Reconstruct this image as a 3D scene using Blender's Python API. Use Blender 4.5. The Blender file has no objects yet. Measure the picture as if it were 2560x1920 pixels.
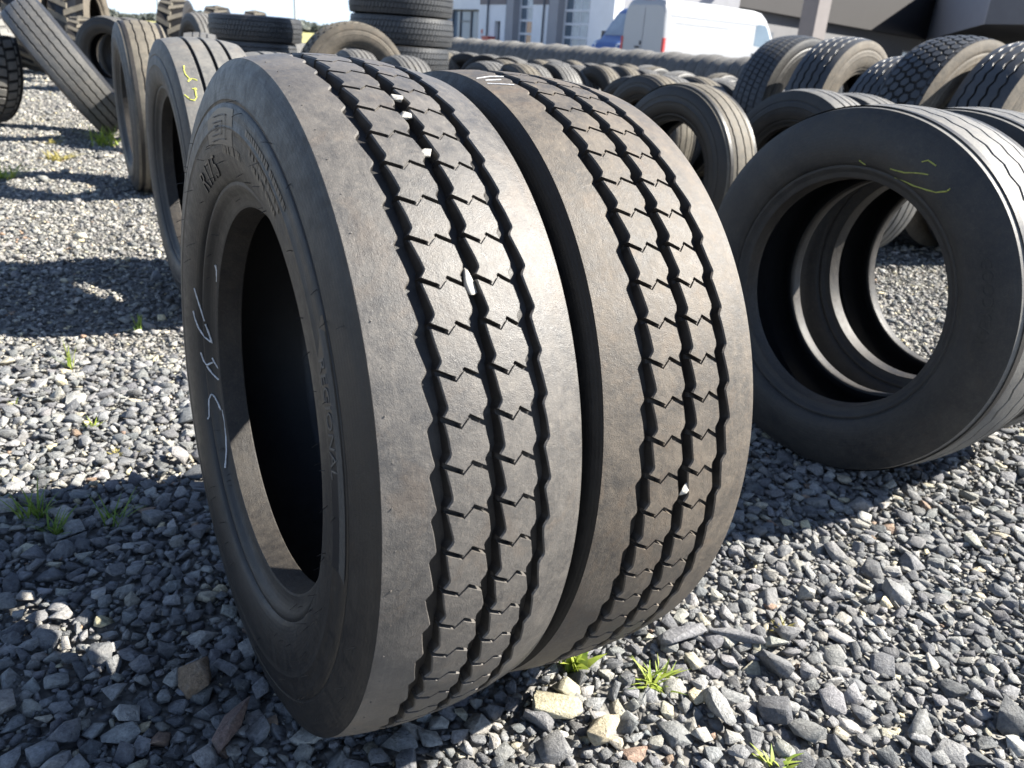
import bpy, bmesh, math, random
import numpy as np
from mathutils import Matrix, Vector

random.seed(7)
rng = np.random.default_rng(7)
sc = bpy.context.scene
COL = sc.collection
R_ = math.radians

# ------------------------------------------------------------------ camera
TH, RO, CAM_H = 0.4017, 0.0735, 0.8822
fwd = Vector((0, math.cos(TH), -math.sin(TH)))
rt = Vector((1, 0, 0))
up = rt.cross(fwd)
rt2 = rt * math.cos(RO) + up * math.sin(RO)
up2 = up * math.cos(RO) - rt * math.sin(RO)
cam = bpy.data.cameras.new('camera')
cam.sensor_width = 36
cam.lens = 36 * 1991.1 / 2560
cam.clip_start = 0.02
cam.clip_end = 2000
cam.dof.use_dof = True
cam.dof.focus_distance = 1.0
cam.dof.aperture_fstop = 9.0
co = bpy.data.objects.new('camera', cam)
co.matrix_world = Matrix(((rt2.x, up2.x, -fwd.x, 0), (rt2.y, up2.y, -fwd.y, 0), (rt2.z, up2.z, -fwd.z, CAM_H), (0, 0, 0, 1)))
COL.objects.link(co)
sc.camera = co

# ------------------------------------------------------------------ light
SUN_AZ, SUN_EL = 9.5, 38.5
w = bpy.data.worlds.new('World')
sc.world = w
w.use_nodes = True
nt = w.node_tree
nt.nodes.clear()
N = nt.nodes.new
sky = N('ShaderNodeTexSky')
sky.sky_type = 'NISHITA'
sky.sun_disc = False
sky.sun_elevation = R_(SUN_EL)
sky.sun_rotation = R_(90 - SUN_AZ)
sky.altitude = 1500
sky.air_density = 0.8
sky.dust_density = 0.3
sky.ozone_density = 1.5
tc = N('ShaderNodeTexCoord')
mp = N('ShaderNodeMapping')
mp.inputs['Scale'].default_value = (1.0, 1.0, 3.2)
cl = N('ShaderNodeTexNoise')
cl.inputs['Scale'].default_value = 2.6
cl.inputs['Detail'].default_value = 7
cl.inputs['Roughness'].default_value = 0.55
cr = N('ShaderNodeValToRGB')
cr.color_ramp.elements[0].position = 0.52
cr.color_ramp.elements[1].position = 0.72
mx = N('ShaderNodeMixRGB')
mx.inputs[2].default_value = (5.2, 5.5, 6.0, 1)
ml = N('ShaderNodeMath')
ml.operation = 'MULTIPLY'
ml.inputs[1].default_value = 0.45
bg = N('ShaderNodeBackground')
bg.inputs['Strength'].default_value = 0.070
out = N('ShaderNodeOutputWorld')
L = nt.links.new
L(tc.outputs['Generated'], mp.inputs['Vector'])
L(mp.outputs['Vector'], cl.inputs['Vector'])
L(cl.outputs['Fac'], cr.inputs['Fac'])
L(cr.outputs['Color'], ml.inputs[0])
L(ml.outputs[0], mx.inputs[0])
# pale band of haze low over the horizon, all the way round
sx = N('ShaderNodeSeparateXYZ')
hz = N('ShaderNodeValToRGB')
hz.color_ramp.elements[0].position = 0.0
hz.color_ramp.elements[0].color = (1, 1, 1, 1)
hz.color_ramp.elements[1].position = 0.30
hz.color_ramp.elements[1].color = (0, 0, 0, 1)
mh = N('ShaderNodeMixRGB')
mh.inputs[2].default_value = (4.3, 5.3, 6.6, 1)
L(tc.outputs['Generated'], sx.inputs[0])
L(sx.outputs[2], hz.inputs['Fac'])
L(hz.outputs['Color'], mh.inputs[0])
L(sky.outputs['Color'], mh.inputs[1])
L(mh.outputs['Color'], mx.inputs[1])
L(mx.outputs['Color'], bg.inputs['Color'])
L(bg.outputs['Background'], out.inputs['Surface'])

sd = Vector((math.cos(R_(SUN_EL)) * math.cos(R_(SUN_AZ)), math.cos(R_(SUN_EL)) * math.sin(R_(SUN_AZ)), math.sin(R_(SUN_EL))))
sun = bpy.data.lights.new('sun', 'SUN')
sun.energy = 5.0
sun.angle = R_(0.5)
sun.color = (1.0, 0.95, 0.86)
so = bpy.data.objects.new('sun', sun)
so.rotation_euler = (-sd).to_track_quat('-Z', 'Y').to_euler()
so.location = (3, 1, 6)
COL.objects.link(so)

sc.view_settings.view_transform = 'Standard'
sc.view_settings.look = 'None'
sc.view_settings.gamma = 1
sc.view_settings.use_curve_mapping = False
sc.view_settings.exposure = 1.78
sc.cycles.max_bounces = 6
sc.cycles.diffuse_bounces = 3
sc.cycles.use_denoising = True

# ------------------------------------------------------------------ helpers
def mesh_np(name, V, F, mats=(), smooth=None):
    me = bpy.data.meshes.new(name)
    me.from_pydata([tuple(v) for v in V], [], [tuple(f) for f in F])
    for m in mats:
        me.materials.append(m)
    if smooth is not None:
        me.polygons.foreach_set('use_smooth', [True] * len(me.polygons))
        if smooth > 0:
            me.set_sharp_from_angle(angle=R_(smooth))
    me.update()
    return me

def tri_mesh(name, V, T, mats=(), col=None):
    me = bpy.data.meshes.new(name)
    V = np.ascontiguousarray(V, np.float32)
    T = np.ascontiguousarray(T, np.int32)
    me.vertices.add(len(V))
    me.vertices.foreach_set('co', V.ravel())
    me.loops.add(T.size)
    me.loops.foreach_set('vertex_index', T.ravel())
    me.polygons.add(len(T))
    me.polygons.foreach_set('loop_start', np.arange(0, T.size, 3, dtype=np.int32))
    me.polygons.foreach_set('loop_total', np.full(len(T), 3, np.int32))
    if col is not None:
        a = me.attributes.new('Col', 'FLOAT_COLOR', 'POINT')
        a.data.foreach_set('color', np.ascontiguousarray(col, np.float32).ravel())
    for m in mats:
        me.materials.append(m)
    me.update(calc_edges=True)
    return me

def link(name, data, parent=None, **kw):
    o = bpy.data.objects.new(name, data)
    COL.objects.link(o)
    if parent is not None:
        o.parent = parent
    for k, v in kw.items():
        o[k] = v
    return o

def thing(name, label, cat, loc=(0, 0, 0), rotz=0.0, group=None):
    o = bpy.data.objects.new(name, None)
    o.empty_display_size = 0.1
    o.location = loc
    o.rotation_euler = (0, 0, rotz)
    COL.objects.link(o)
    o['label'] = label
    o['category'] = cat
    if group:
        o['group'] = group
    return o

class MB:
    """collects vertices and faces for one mesh"""
    def __init__(s):
        s.V = []
        s.F = []
    def add(s, V, F):
        b = len(s.V)
        s.V += [tuple(v) for v in V]
        s.F += [tuple(i + b for i in f) for f in F]
    def box(s, x0, x1, y0, y1, z0, z1):
        V = [(x, y, z) for z in (z0, z1) for y in (y0, y1) for x in (x0, x1)]
        s.add(V, [(0, 2, 3, 1), (4, 5, 7, 6), (0, 1, 5, 4), (2, 6, 7, 3), (0, 4, 6, 2), (1, 3, 7, 5)])
    def tube(s, pts, rad, n=6):
        pts = [Vector(p) for p in pts]
        if not hasattr(rad, '__len__'):
            rad = [rad] * len(pts)
        V = []
        for i, p in enumerate(pts):
            d = (pts[min(i + 1, len(pts) - 1)] - pts[max(i - 1, 0)]).normalized()
            a = d.orthogonal().normalized()
            b = d.cross(a)
            for k in range(n):
                t = 2 * math.pi * k / n
                V.append(p + (a * math.cos(t) + b * math.sin(t)) * rad[i])
        F = [(i * n + k, i * n + (k + 1) % n, (i + 1) * n + (k + 1) % n, (i + 1) * n + k) for i in range(len(pts) - 1) for k in range(n)]
        F += [tuple(range(n))[::-1], tuple((len(pts) - 1) * n + k for k in range(n))]
        s.add(V, F)
    def mesh(s, name, mats=(), smooth=None):
        return mesh_np(name, s.V, s.F, mats, smooth)
    def obj(s, name, mat, parent=None, smooth=None, **kw):
        return link(name, s.mesh(name, [mat], smooth), parent, **kw)

# ------------------------------------------------------------------ materials
def new_mat(name):
    m = bpy.data.materials.new(name)
    m.use_nodes = True
    t = m.node_tree
    b = t.nodes['Principled BSDF']
    return m, t, b

def noise(t, scale, detail=4, rough=0.55, vec=None, dist=0.0):
    n = t.nodes.new('ShaderNodeTexNoise')
    n.inputs['Scale'].default_value = scale
    n.inputs['Detail'].default_value = detail
    n.inputs['Roughness'].default_value = rough
    n.inputs['Distortion'].default_value = dist
    if vec is not None:
        t.links.new(vec, n.inputs['Vector'])
    return n.outputs['Fac']

def ramp(t, fac, p0, p1, c0=(0, 0, 0, 1), c1=(1, 1, 1, 1)):
    r = t.nodes.new('ShaderNodeValToRGB')
    r.color_ramp.elements[0].position = p0
    r.color_ramp.elements[1].position = p1
    r.color_ramp.elements[0].color = c0
    r.color_ramp.elements[1].color = c1
    t.links.new(fac, r.inputs['Fac'])
    return r.outputs['Color']

def mixc(t, fac, a, b, mode='MIX'):
    m = t.nodes.new('ShaderNodeMixRGB')
    m.blend_type = mode
    for i, v in ((0, fac), (1, a), (2, b)):
        if hasattr(v, 'is_output'):
            t.links.new(v, m.inputs[i])
        elif isinstance(v, (int, float)):
            m.inputs[i].default_value = v
        else:
            m.inputs[i].default_value = tuple(v) + ((1,) if len(v) == 3 else ())
    return m.outputs['Color']

def math_n(t, op, a, b=0.0):
    m = t.nodes.new('ShaderNodeMath')
    m.operation = op
    for i, v in ((0, a), (1, b)):
        if hasattr(v, 'is_output'):
            t.links.new(v, m.inputs[i])
        else:
            m.inputs[i].default_value = v
    return m.outputs[0]

def bump(t, b, h, strength=0.3, dist=0.002):
    n = t.nodes.new('ShaderNodeBump')
    n.inputs['Strength'].default_value = strength
    n.inputs['Distance'].default_value = dist
    t.links.new(h, n.inputs['Height'])
    t.links.new(n.outputs['Normal'], b.inputs['Normal'])

def objvec(t, off=17.0):
    c = t.nodes.new('ShaderNodeTexCoord')
    i = t.nodes.new('ShaderNodeObjectInfo')
    m = t.nodes.new('ShaderNodeVectorMath')
    m.operation = 'ADD'
    s = math_n(t, 'MULTIPLY', i.outputs['Random'], off)
    t.links.new(c.outputs['Object'], m.inputs[0])
    t.links.new(s, m.inputs[1])
    return m.outputs['Vector'], c.outputs['Object'], i.outputs['Random']

def rubber(name, base, dust, amt=0.5, rough=0.6, fine=0.25, spec=0.35, rings=0.0):
    """worn rubber: dark base, patchy dust, fine scuffs"""
    m, t, b = new_mat(name)
    v, vo, rnd = objvec(t)
    big = ramp(t, noise(t, 9, 6, 0.62, v, 0.6), 0.36, 0.68)
    mid = ramp(t, noise(t, 55, 6, 0.7, v, 0.4), 0.38, 0.72)
    spk = ramp(t, noise(t, 420, 3, 0.6, v), 0.60, 0.78)
    f = mixc(t, 0.5, big, mid)
    f = math_n(t, 'MULTIPLY', f, amt)
    c = mixc(t, f, base, dust)
    blo = ramp(t, noise(t, 150, 5, 0.7, v, 1.2), 0.50, 0.66)
    c = mixc(t, math_n(t, 'MULTIPLY', blo, 0.30 * amt), c, tuple(1.35 * x * k for x, k in zip(dust, (1.0, 0.97, 0.92))))
    dk_ = ramp(t, noise(t, 26, 5, 0.65, v, 0.8), 0.56, 0.72)
    c = mixc(t, math_n(t, 'MULTIPLY', dk_, 0.40 * amt), c, tuple(1.1 * x for x in base))
    c = mixc(t, math_n(t, 'MULTIPLY', spk, 0.35 * amt), c, tuple(min(1, 1.7 * x) for x in dust))
    # scuffs: long thin scratches
    mpn = t.nodes.new('ShaderNodeMapping')
    mpn.inputs['Scale'].default_value = (260, 14, 30)
    mpn.inputs['Rotation'].default_value = (0.4, 0.3, 0.7)
    t.links.new(v, mpn.inputs['Vector'])
    scr = ramp(t, noise(t, 1.0, 5, 0.7, mpn.outputs['Vector']), 0.62, 0.74)
    c = mixc(t, math_n(t, 'MULTIPLY', scr, 0.28 * amt), c, tuple(min(1, 1.5 * x) for x in dust))
    st = ramp(t, noise(t, 13, 6, 0.68, v, 1.5), 0.54, 0.70)
    c = mixc(t, math_n(t, 'MULTIPLY', st, 0.30 * amt), c, (dust[0] * 0.92, dust[1] * 0.74, dust[2] * 0.58))
    # scuffs and streaks that run round with the rolling direction
    sx_ = t.nodes.new('ShaderNodeSeparateXYZ')
    t.links.new(vo, sx_.inputs[0])
    rad_ = math_n(t, 'SQRT', math_n(t, 'ADD', math_n(t, 'MULTIPLY', sx_.outputs[1], sx_.outputs[1]), math_n(t, 'MULTIPLY', sx_.outputs[2], sx_.outputs[2])))
    ang_ = math_n(t, 'ARCTAN2', sx_.outputs[2], sx_.outputs[1])
    cb_ = t.nodes.new('ShaderNodeCombineXYZ')
    t.links.new(math_n(t, 'MULTIPLY', sx_.outputs[0], 420), cb_.inputs[0])
    t.links.new(math_n(t, 'MULTIPLY', rad_, 420), cb_.inputs[1])
    t.links.new(math_n(t, 'ADD', math_n(t, 'MULTIPLY', ang_, 5.0), math_n(t, 'MULTIPLY', rnd, 50)), cb_.inputs[2])
    stk = noise(t, 1.0, 5, 0.65, cb_.outputs[0], 0.3)
    c = mixc(t, math_n(t, 'MULTIPLY', ramp(t, stk, 0.57, 0.72), 0.16 * amt), c, tuple(min(1, 1.25 * x) for x in dust))
    c = mixc(t, math_n(t, 'MULTIPLY', ramp(t, stk, 0.42, 0.30), 0.20 * amt), c, tuple(0.8 * x for x in base))
    # tone differs a little from one tyre to the next
    c = mixc(t, math_n(t, 'MULTIPLY', rnd, 0.25), c, tuple(0.6 * x for x in base))
    t.links.new(c, b.inputs['Base Color'])
    r = math_n(t, 'ADD', math_n(t, 'MULTIPLY', mid, 0.18), rough - 0.09)
    t.links.new(r, b.inputs['Roughness'])
    b.inputs['Specular IOR Level'].default_value = spec
    h = math_n(t, 'ADD', math_n(t, 'ADD', noise(t, 900, 3, 0.6, v), math_n(t, 'MULTIPLY', stk, 0.3)), math_n(t, 'MULTIPLY', noise(t, 120, 5, 0.6, v), 1.5))
    if rings:
        # fine moulded rings on the sidewall
        sx = t.nodes.new('ShaderNodeSeparateXYZ')
        t.links.new(vo, sx.inputs[0])
        rr = math_n(t, 'SQRT', math_n(t, 'ADD', math_n(t, 'MULTIPLY', sx.outputs[1], sx.outputs[1]), math_n(t, 'MULTIPLY', sx.outputs[2], sx.outputs[2])))
        wv = math_n(t, 'SINE', math_n(t, 'MULTIPLY', rr, rings))
        h = math_n(t, 'ADD', h, math_n(t, 'MULTIPLY', wv, 0.14))
    bump(t, b, h, fine, 0.0012)
    return m

M = {}
M['tread'] = rubber('worn_tread_rubber', (0.058, 0.056, 0.055), (0.184, 0.166, 0.145), 0.9, 0.50, 0.45, 0.44)
M['tread2'] = rubber('dusty_tread_rubber', (0.058, 0.053, 0.048), (0.200, 0.165, 0.127), 0.9, 0.58, 0.48, 0.36)
M['groove'] = rubber('shaded_groove_rubber', (0.013, 0.0125, 0.013), (0.050, 0.044, 0.037), 0.55, 0.5, 0.2, 0.3)  # unworn rubber, with the shade inside the grooves put into its colour
M['side'] = rubber('sidewall_rubber', (0.012, 0.0118, 0.012), (0.042, 0.036, 0.029), 0.60, 0.50, 0.22, 0.40, rings=1500)
M['side2'] = rubber('black_sidewall_rubber', (0.016, 0.0170, 0.019), (0.074, 0.067, 0.057), 0.68, 0.55, 0.28, 0.36, rings=900)
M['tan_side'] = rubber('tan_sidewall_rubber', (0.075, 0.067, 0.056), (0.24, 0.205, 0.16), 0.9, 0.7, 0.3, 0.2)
M['grey_tread'] = rubber('grey_tread_rubber', (0.090, 0.090, 0.090), (0.26, 0.245, 0.215), 0.8, 0.6, 0.35, 0.4)
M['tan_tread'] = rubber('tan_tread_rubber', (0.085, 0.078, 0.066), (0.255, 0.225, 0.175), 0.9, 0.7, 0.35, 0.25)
M['dark_tread'] = rubber('dark_tread_rubber', (0.034, 0.037, 0.042), (0.105, 0.102, 0.096), 0.5, 0.5, 0.3, 0.45)
M['liner'] = rubber('inner_liner_rubber', (0.012, 0.013, 0.016), (0.035, 0.035, 0.036), 0.4, 0.42, 0.15, 0.4)
M['bead'] = rubber('bead_rubber', (0.014, 0.0135, 0.0145), (0.085, 0.073, 0.058), 0.65, 0.54, 0.5, 0.35)
M['hair'] = rubber('vent_hair_rubber', (0.015, 0.015, 0.016), (0.05, 0.05, 0.05), 0.2, 0.5, 0.1)

def plain(name, col, rough=0.6, var=0.12, scale=6, metal=0.0, spec=0.5, bmp=0.0, coat=0.0):
    m, t, b = new_mat(name)
    v, vo, rnd = objvec(t)
    n = noise(t, scale, 5, 0.6, v)
    c = mixc(t, ramp(t, n, 0.3, 0.7), tuple(x * (1 - var) for x in col), tuple(min(1, x * (1 + var)) for x in col))
    t.links.new(c, b.inputs['Base Color'])
    b.inputs['Roughness'].default_value = rough
    b.inputs['Metallic'].default_value = metal
    b.inputs['Specular IOR Level'].default_value = spec
    if coat:
        b.inputs['Coat Weight'].default_value = coat
        b.inputs['Coat Roughness'].default_value = 0.08
    if bmp:
        bump(t, b, noise(t, scale * 12, 4, 0.6, v), bmp, 0.002)
    return m

M['chalk'] = plain('white_chalk', (0.62, 0.63, 0.64), 0.9, 0.25, 300, bmp=0.3)
M['yellow_chalk'] = plain('yellow_chalk', (0.55, 0.56, 0.10), 0.9, 0.25, 300, bmp=0.3)
M['dull_yellow'] = plain('dull_yellow_chalk', (0.30, 0.31, 0.07), 0.9, 0.35, 300, bmp=0.3)
M['pale_stone'] = plain('pale_stone', (0.44, 0.42, 0.38), 0.85, 0.35, 160, bmp=0.6)
M['wall_white'] = plain('white_render', (0.80, 0.81, 0.83), 0.85, 0.04, 1.5)
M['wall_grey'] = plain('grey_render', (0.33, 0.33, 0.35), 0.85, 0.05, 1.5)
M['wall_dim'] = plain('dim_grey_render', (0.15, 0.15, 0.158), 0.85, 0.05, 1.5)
M['cladding'] = plain('brown_grey_cladding', (0.21, 0.185, 0.19), 0.75, 0.06, 1.2)
M['soffit'] = plain('dark_wall_cladding', (0.024, 0.0222, 0.0235), 0.75, 0.08, 0.6)
M['pinkish'] = plain('pinkish_column_render', (0.24, 0.215, 0.205), 0.85, 0.05, 2)
M['dark_metal'] = plain('dark_grey_metal', (0.10, 0.11, 0.13), 0.5, 0.1, 4)
M['frame_white'] = plain('white_door_rail', (0.68, 0.69, 0.72), 0.5, 0.04, 3)
M['glass'] = plain('blue_grey_glass', (0.13, 0.17, 0.21), 0.07, 0.15, 0.8, spec=0.9)
M['glass_light'] = plain('reflection_tinted_glass', (0.32, 0.36, 0.40), 0.10, 0.3, 0.9, spec=0.9)  # pale reflection painted in as the pane colour
M['glass_warm'] = plain('orange_reflection_glass', (0.52, 0.26, 0.13), 0.15, 0.3, 1.2, spec=0.8)  # warm orange reflection painted in as the pane colour
M['red'] = plain('red_plastic', (0.50, 0.05, 0.045), 0.4, 0.08, 3)
M['cyan'] = plain('pale_blue_plastic', (0.30, 0.50, 0.60), 0.5, 0.08, 3)
M['van_white'] = plain('white_van_paint', (0.37, 0.374, 0.38), 0.35, 0.02, 2, coat=0.4)
M['van_blue'] = plain('blue_van_paint', (0.05, 0.11, 0.30), 0.3, 0.06, 2, coat=0.6)
M['dark_trim'] = plain('black_plastic_trim', (0.03, 0.03, 0.032), 0.5, 0.1, 5)
M['lamp_clear'] = plain('clear_headlamp', (0.62, 0.66, 0.70), 0.12, 0.3, 12, spec=0.8)
M['rim'] = plain('steel_rim', (0.35, 0.36, 0.37), 0.4, 0.1, 6, metal=0.7)
M['pole'] = plain('galvanised_pole', (0.42, 0.44, 0.46), 0.5, 0.08, 6)
M['bark'] = plain('bark', (0.10, 0.08, 0.06), 0.9, 0.2, 30)
M['field'] = plain('dry_field_grass', (0.34, 0.32, 0.12), 0.9, 0.3, 0.4)

def leaf_mat(name, c0, c1, scale=40):
    m, t, b = new_mat(name)
    v, vo, rnd = objvec(t)
    c = mixc(t, ramp(t, noise(t, scale, 3, 0.6, v), 0.35, 0.65), c0, c1)
    t.links.new(c, b.inputs['Base Color'])
    b.inputs['Roughness'].default_value = 0.55
    b.inputs['Subsurface Weight'].default_value = 0.0
    tr = t.nodes.new('ShaderNodeBsdfTranslucent')
    t.links.new(c, tr.inputs['Color'])
    mxs = t.nodes.new('ShaderNodeMixShader')
    mxs.inputs[0].default_value = 0.35
    t.links.new(b.outputs[0], mxs.inputs[1])
    t.links.new(tr.outputs[0], mxs.inputs[2])
    t.links.new(mxs.outputs[0], t.nodes['Material Output'].inputs['Surface'])
    return m

M['grass'] = leaf_mat('grass_blade', (0.10, 0.19, 0.03), (0.26, 0.34, 0.06))
M['weed'] = leaf_mat('weed_leaf', (0.20, 0.30, 0.04), (0.40, 0.45, 0.08))
M['dry'] = leaf_mat('dry_weed', (0.30, 0.26, 0.08), (0.42, 0.36, 0.12))
M['tree_leaf'] = leaf_mat('spring_leaf', (0.18, 0.19, 0.07), (0.32, 0.30, 0.13), 1.5)
M['far_green'] = leaf_mat('far_green', (0.09, 0.11, 0.10), (0.14, 0.15, 0.12), 0.6)

# gravel stones: colour per stone comes from the mesh
m, t, b = new_mat('gravel_stone')
at = t.nodes.new('ShaderNodeAttribute')
at.attribute_name = 'Col'
cv = t.nodes.new('ShaderNodeTexCoord').outputs['Object']
nA = noise(t, 160, 5, 0.65, cv)
nB = noise(t, 45, 4, 0.6, cv)
nC = ramp(t, noise(t, 700, 2, 0.5, cv), 0.60, 0.75)
c = mixc(t, 1.0, at.outputs['Color'], ramp(t, nA, 0.25, 0.75, (0.55, 0.55, 0.56, 1), (1.48, 1.47, 1.44, 1)), 'MULTIPLY')
c = mixc(t, math_n(t, 'MULTIPLY', ramp(t, nB, 0.5, 0.75), 0.28), c, (0.33, 0.31, 0.27))
c = mixc(t, math_n(t, 'MULTIPLY', nC, 0.22), c, (0.5, 0.49, 0.47))
t.links.new(c, b.inputs['Base Color'])
b.inputs['Roughness'].default_value = 0.82
b.inputs['Specular IOR Level'].default_value = 0.35
bump(t, b, math_n(t, 'ADD', nA, math_n(t, 'MULTIPLY', noise(t, 420, 4, 0.7, cv), 0.6)), 0.9, 0.006)
M['gravel'] = m

# ground sheet below the stones
m, t, b = new_mat('gritty_ground')
cv = t.nodes.new('ShaderNodeTexCoord').outputs['Object']
vo = t.nodes.new('ShaderNodeTexVoronoi')
vo.inputs['Scale'].default_value = 26
t.links.new(cv, vo.inputs['Vector'])
vo2 = t.nodes.new('ShaderNodeTexVoronoi')
vo2.inputs['Scale'].default_value = 75
t.links.new(cv, vo2.inputs['Vector'])
sp = t.nodes.new('ShaderNodeSeparateColor')
t.links.new(vo.outputs['Color'], sp.inputs[0])
c = ramp(t, sp.outputs[0], 0.0, 1.0, (0.19, 0.185, 0.18, 1), (0.32, 0.305, 0.27, 1))
c = mixc(t, ramp(t, noise(t, 1.2, 5, 0.6, cv), 0.4, 0.7), c, (0.22, 0.20, 0.17))
c = mixc(t, ramp(t, vo2.outputs['Distance'], 0.0, 0.9), c, (0.13, 0.125, 0.115))
t.links.new(c, b.inputs['Base Color'])
b.inputs['Roughness'].default_value = 0.9
bump(t, b, math_n(t, 'SUBTRACT', 1.0, math_n(t, 'ADD', vo.outputs['Distance'], math_n(t, 'MULTIPLY', vo2.outputs['Distance'], 0.4))), 0.9, 0.03)
M['ground'] = m

# ------------------------------------------------------------------ ground
def ground_h(x, y):
    return 0.006 * math.sin(2.1 * x + 0.7) * math.sin(1.7 * y) - 0.012

gx = sorted(set([-900, -300, -100, -40, -20] + [round(-12 + 0.4 * i, 2) for i in range(61)] + [20, 40, 100, 300, 900]))
gy = sorted(set([-60, -20, -6] + [round(-2 + 0.4 * i, 2) for i in range(56)] + [30, 50, 100, 300, 900]))
V = [(x, y, ground_h(x, y) if abs(x) < 11 and -2 < y < 19 else -0.012) for y in gy for x in gx]
nx = len(gx)
F = [(j * nx + i, j * nx + i + 1, (j + 1) * nx + i + 1, (j + 1) * nx + i) for j in range(len(gy) - 1) for i in range(nx - 1)]
link('ground', mesh_np('ground', V, F, [M['ground']], 0), kind='structure')
# ---- stones
def stone_protos(n, npts, bevel, seed):
    r = random.Random(seed)
    P = []
    for k in range(n):
        bm = bmesh.new()
        ax = (1.0, r.uniform(0.60, 0.92), r.uniform(0.36, 0.62))
        for i in range(npts):
            while True:
                p = Vector((r.uniform(-1, 1), r.uniform(-1, 1), r.uniform(-1, 1)))
                q = max(abs(p.x), abs(p.y), abs(p.z)) * 0.72 + p.length * 0.28
                if 0.72 < q < 0.98:
                    break
            bm.verts.new((p.x * ax[0], p.y * ax[1], p.z * ax[2]))
        res = bmesh.ops.convex_hull(bm, input=bm.verts[:])
        loose = [v for v in bm.verts if not v.link_faces]
        bmesh.ops.delete(bm, geom=loose, context='VERTS')
        bmesh.ops.dissolve_limit(bm, angle_limit=R_(16), verts=bm.verts[:], edges=bm.edges[:])
        if bevel:
            bmesh.ops.bevel(bm, geom=bm.edges[:], offset=bevel, segments=1, affect='EDGES', clamp_overlap=True)
        bmesh.ops.triangulate(bm, faces=bm.faces[:])
        bm.verts.ensure_lookup_table()
        vv = np.array([v.co[:] for v in bm.verts])
        ff = np.array([[v.index for v in f.verts] for f in bm.faces])
        bm.free()
        s = 0.5 / np.abs(vv[:, 0]).max()
        P.append((vv * s, ff))
    return P

PAL = np.array([(0.150, 0.155, 0.165), (0.195, 0.199, 0.207), (0.110, 0.114, 0.123), (0.26, 0.262, 0.265), (0.36, 0.357, 0.345),
                (0.40, 0.375, 0.30), (0.52, 0.46, 0.32), (0.26, 0.185, 0.14), (0.29, 0.285, 0.265)])
PW = np.array([.27, .24, .15, .15, .045, .035, .009, .008, .09])

def scatter(protos, X, Y, S, sink=0.30, tilt=0.30, tone=(1.10, 1.09, 1.06)):
    n = len(X)
    pid = rng.integers(0, len(protos), n)
    yaw = rng.uniform(0, 2 * np.pi, n)
    tx = rng.normal(0, tilt, n)
    ty = rng.normal(0, tilt, n)
    ci = rng.choice(len(PAL), n, p=PW / PW.sum())
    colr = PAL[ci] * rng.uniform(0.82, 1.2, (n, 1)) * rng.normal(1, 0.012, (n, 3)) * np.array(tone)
    Z = S * rng.uniform(-0.06, 0.24, n) - 0.006
    VV, TT, CC = [], [], []
    base = 0
    for k, (pv, pf) in enumerate(protos):
        idx = np.where(pid == k)[0]
        if len(idx) == 0:
            continue
        cy, sy = np.cos(yaw[idx]), np.sin(yaw[idx])
        cx, sx = np.cos(tx[idx]), np.sin(tx[idx])
        cz, sz = np.cos(ty[idx]), np.sin(ty[idx])
        z0 = np.zeros_like(cy)
        o1 = np.ones_like(cy)
        Rx = np.stack([np.stack([o1, z0, z0], -1), np.stack([z0, cx, -sx], -1), np.stack([z0, sx, cx], -1)], 1)
        Ry = np.stack([np.stack([cz, z0, sz], -1), np.stack([z0, o1, z0], -1), np.stack([-sz, z0, cz], -1)], 1)
        Rz = np.stack([np.stack([cy, -sy, z0], -1), np.stack([sy, cy, z0], -1), np.stack([z0, z0, o1], -1)], 1)
        Rm = Rz @ Ry @ Rx
        v = np.einsum('nij,vj->nvi', Rm, pv) * S[idx][:, None, None]
        v += np.stack([X[idx], Y[idx], Z[idx]], -1)[:, None, :]
        m_ = len(pv)
        VV.append(v.reshape(-1, 3))
        TT.append((pf[None] + (base + np.arange(len(idx)) * m_)[:, None, None]).reshape(-1, 3))
        CC.append(np.repeat(np.concatenate([colr[idx], np.ones((len(idx), 1))], 1), m_, axis=0))
        base += len(idx) * m_
    return np.concatenate(VV), np.concatenate(TT), np.concatenate(CC)

def dart(n, sizes, xr, yr, keep, over=0.72):
    """big stones first, smaller ones into the gaps"""
    cell = 0.06
    grid = {}
    xs, ys, ss = [], [], []
    for s in sizes:
        for _ in range(5):
            x = rng.uniform(*xr)
            y = rng.uniform(*yr)
            if not keep(x, y):
                continue
            ci, cj = int(x // cell), int(y // cell)
            ok = True
            for di in (-1, 0, 1):
                for dj in (-1, 0, 1):
                    for (a, b_, c_) in grid.get((ci + di, cj + dj), ()):
                        if (a - x) ** 2 + (b_ - y) ** 2 < (over * 0.5 * (s + c_)) ** 2:
                            ok = False
                            break
                    if not ok:
                        break
                if not ok:
                    break
            if ok:
                grid.setdefault((ci, cj), []).append((x, y, s))
                xs.append(x); ys.append(y); ss.append(s)
                break
    return np.array(xs), np.array(ys), np.array(ss)

near_keep = lambda x, y: abs(x) < 0.55 + 0.72 * y
sz = np.sort(np.concatenate([np.clip(np.exp(rng.normal(math.log(0.0172), 0.38, 40000)), 0.009, 0.056), rng.uniform(0.045, 0.072, 80)]))[::-1]
nX, nY, nS = dart(40080, sz, (-1.9, 1.9), (0.35, 2.1), near_keep, 0.66)
prA = stone_protos(36, 13, 0.022, 3)
prC = stone_protos(30, 11, 0, 5)
prB = stone_protos(26, 8, 0, 11)
big = nS > 0.026
vA, tA, cA = scatter(prA, nX[big], nY[big], nS[big], tilt=0.24)
vC, tC, cC = scatter(prC, nX[~big], nY[~big], nS[~big])
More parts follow.
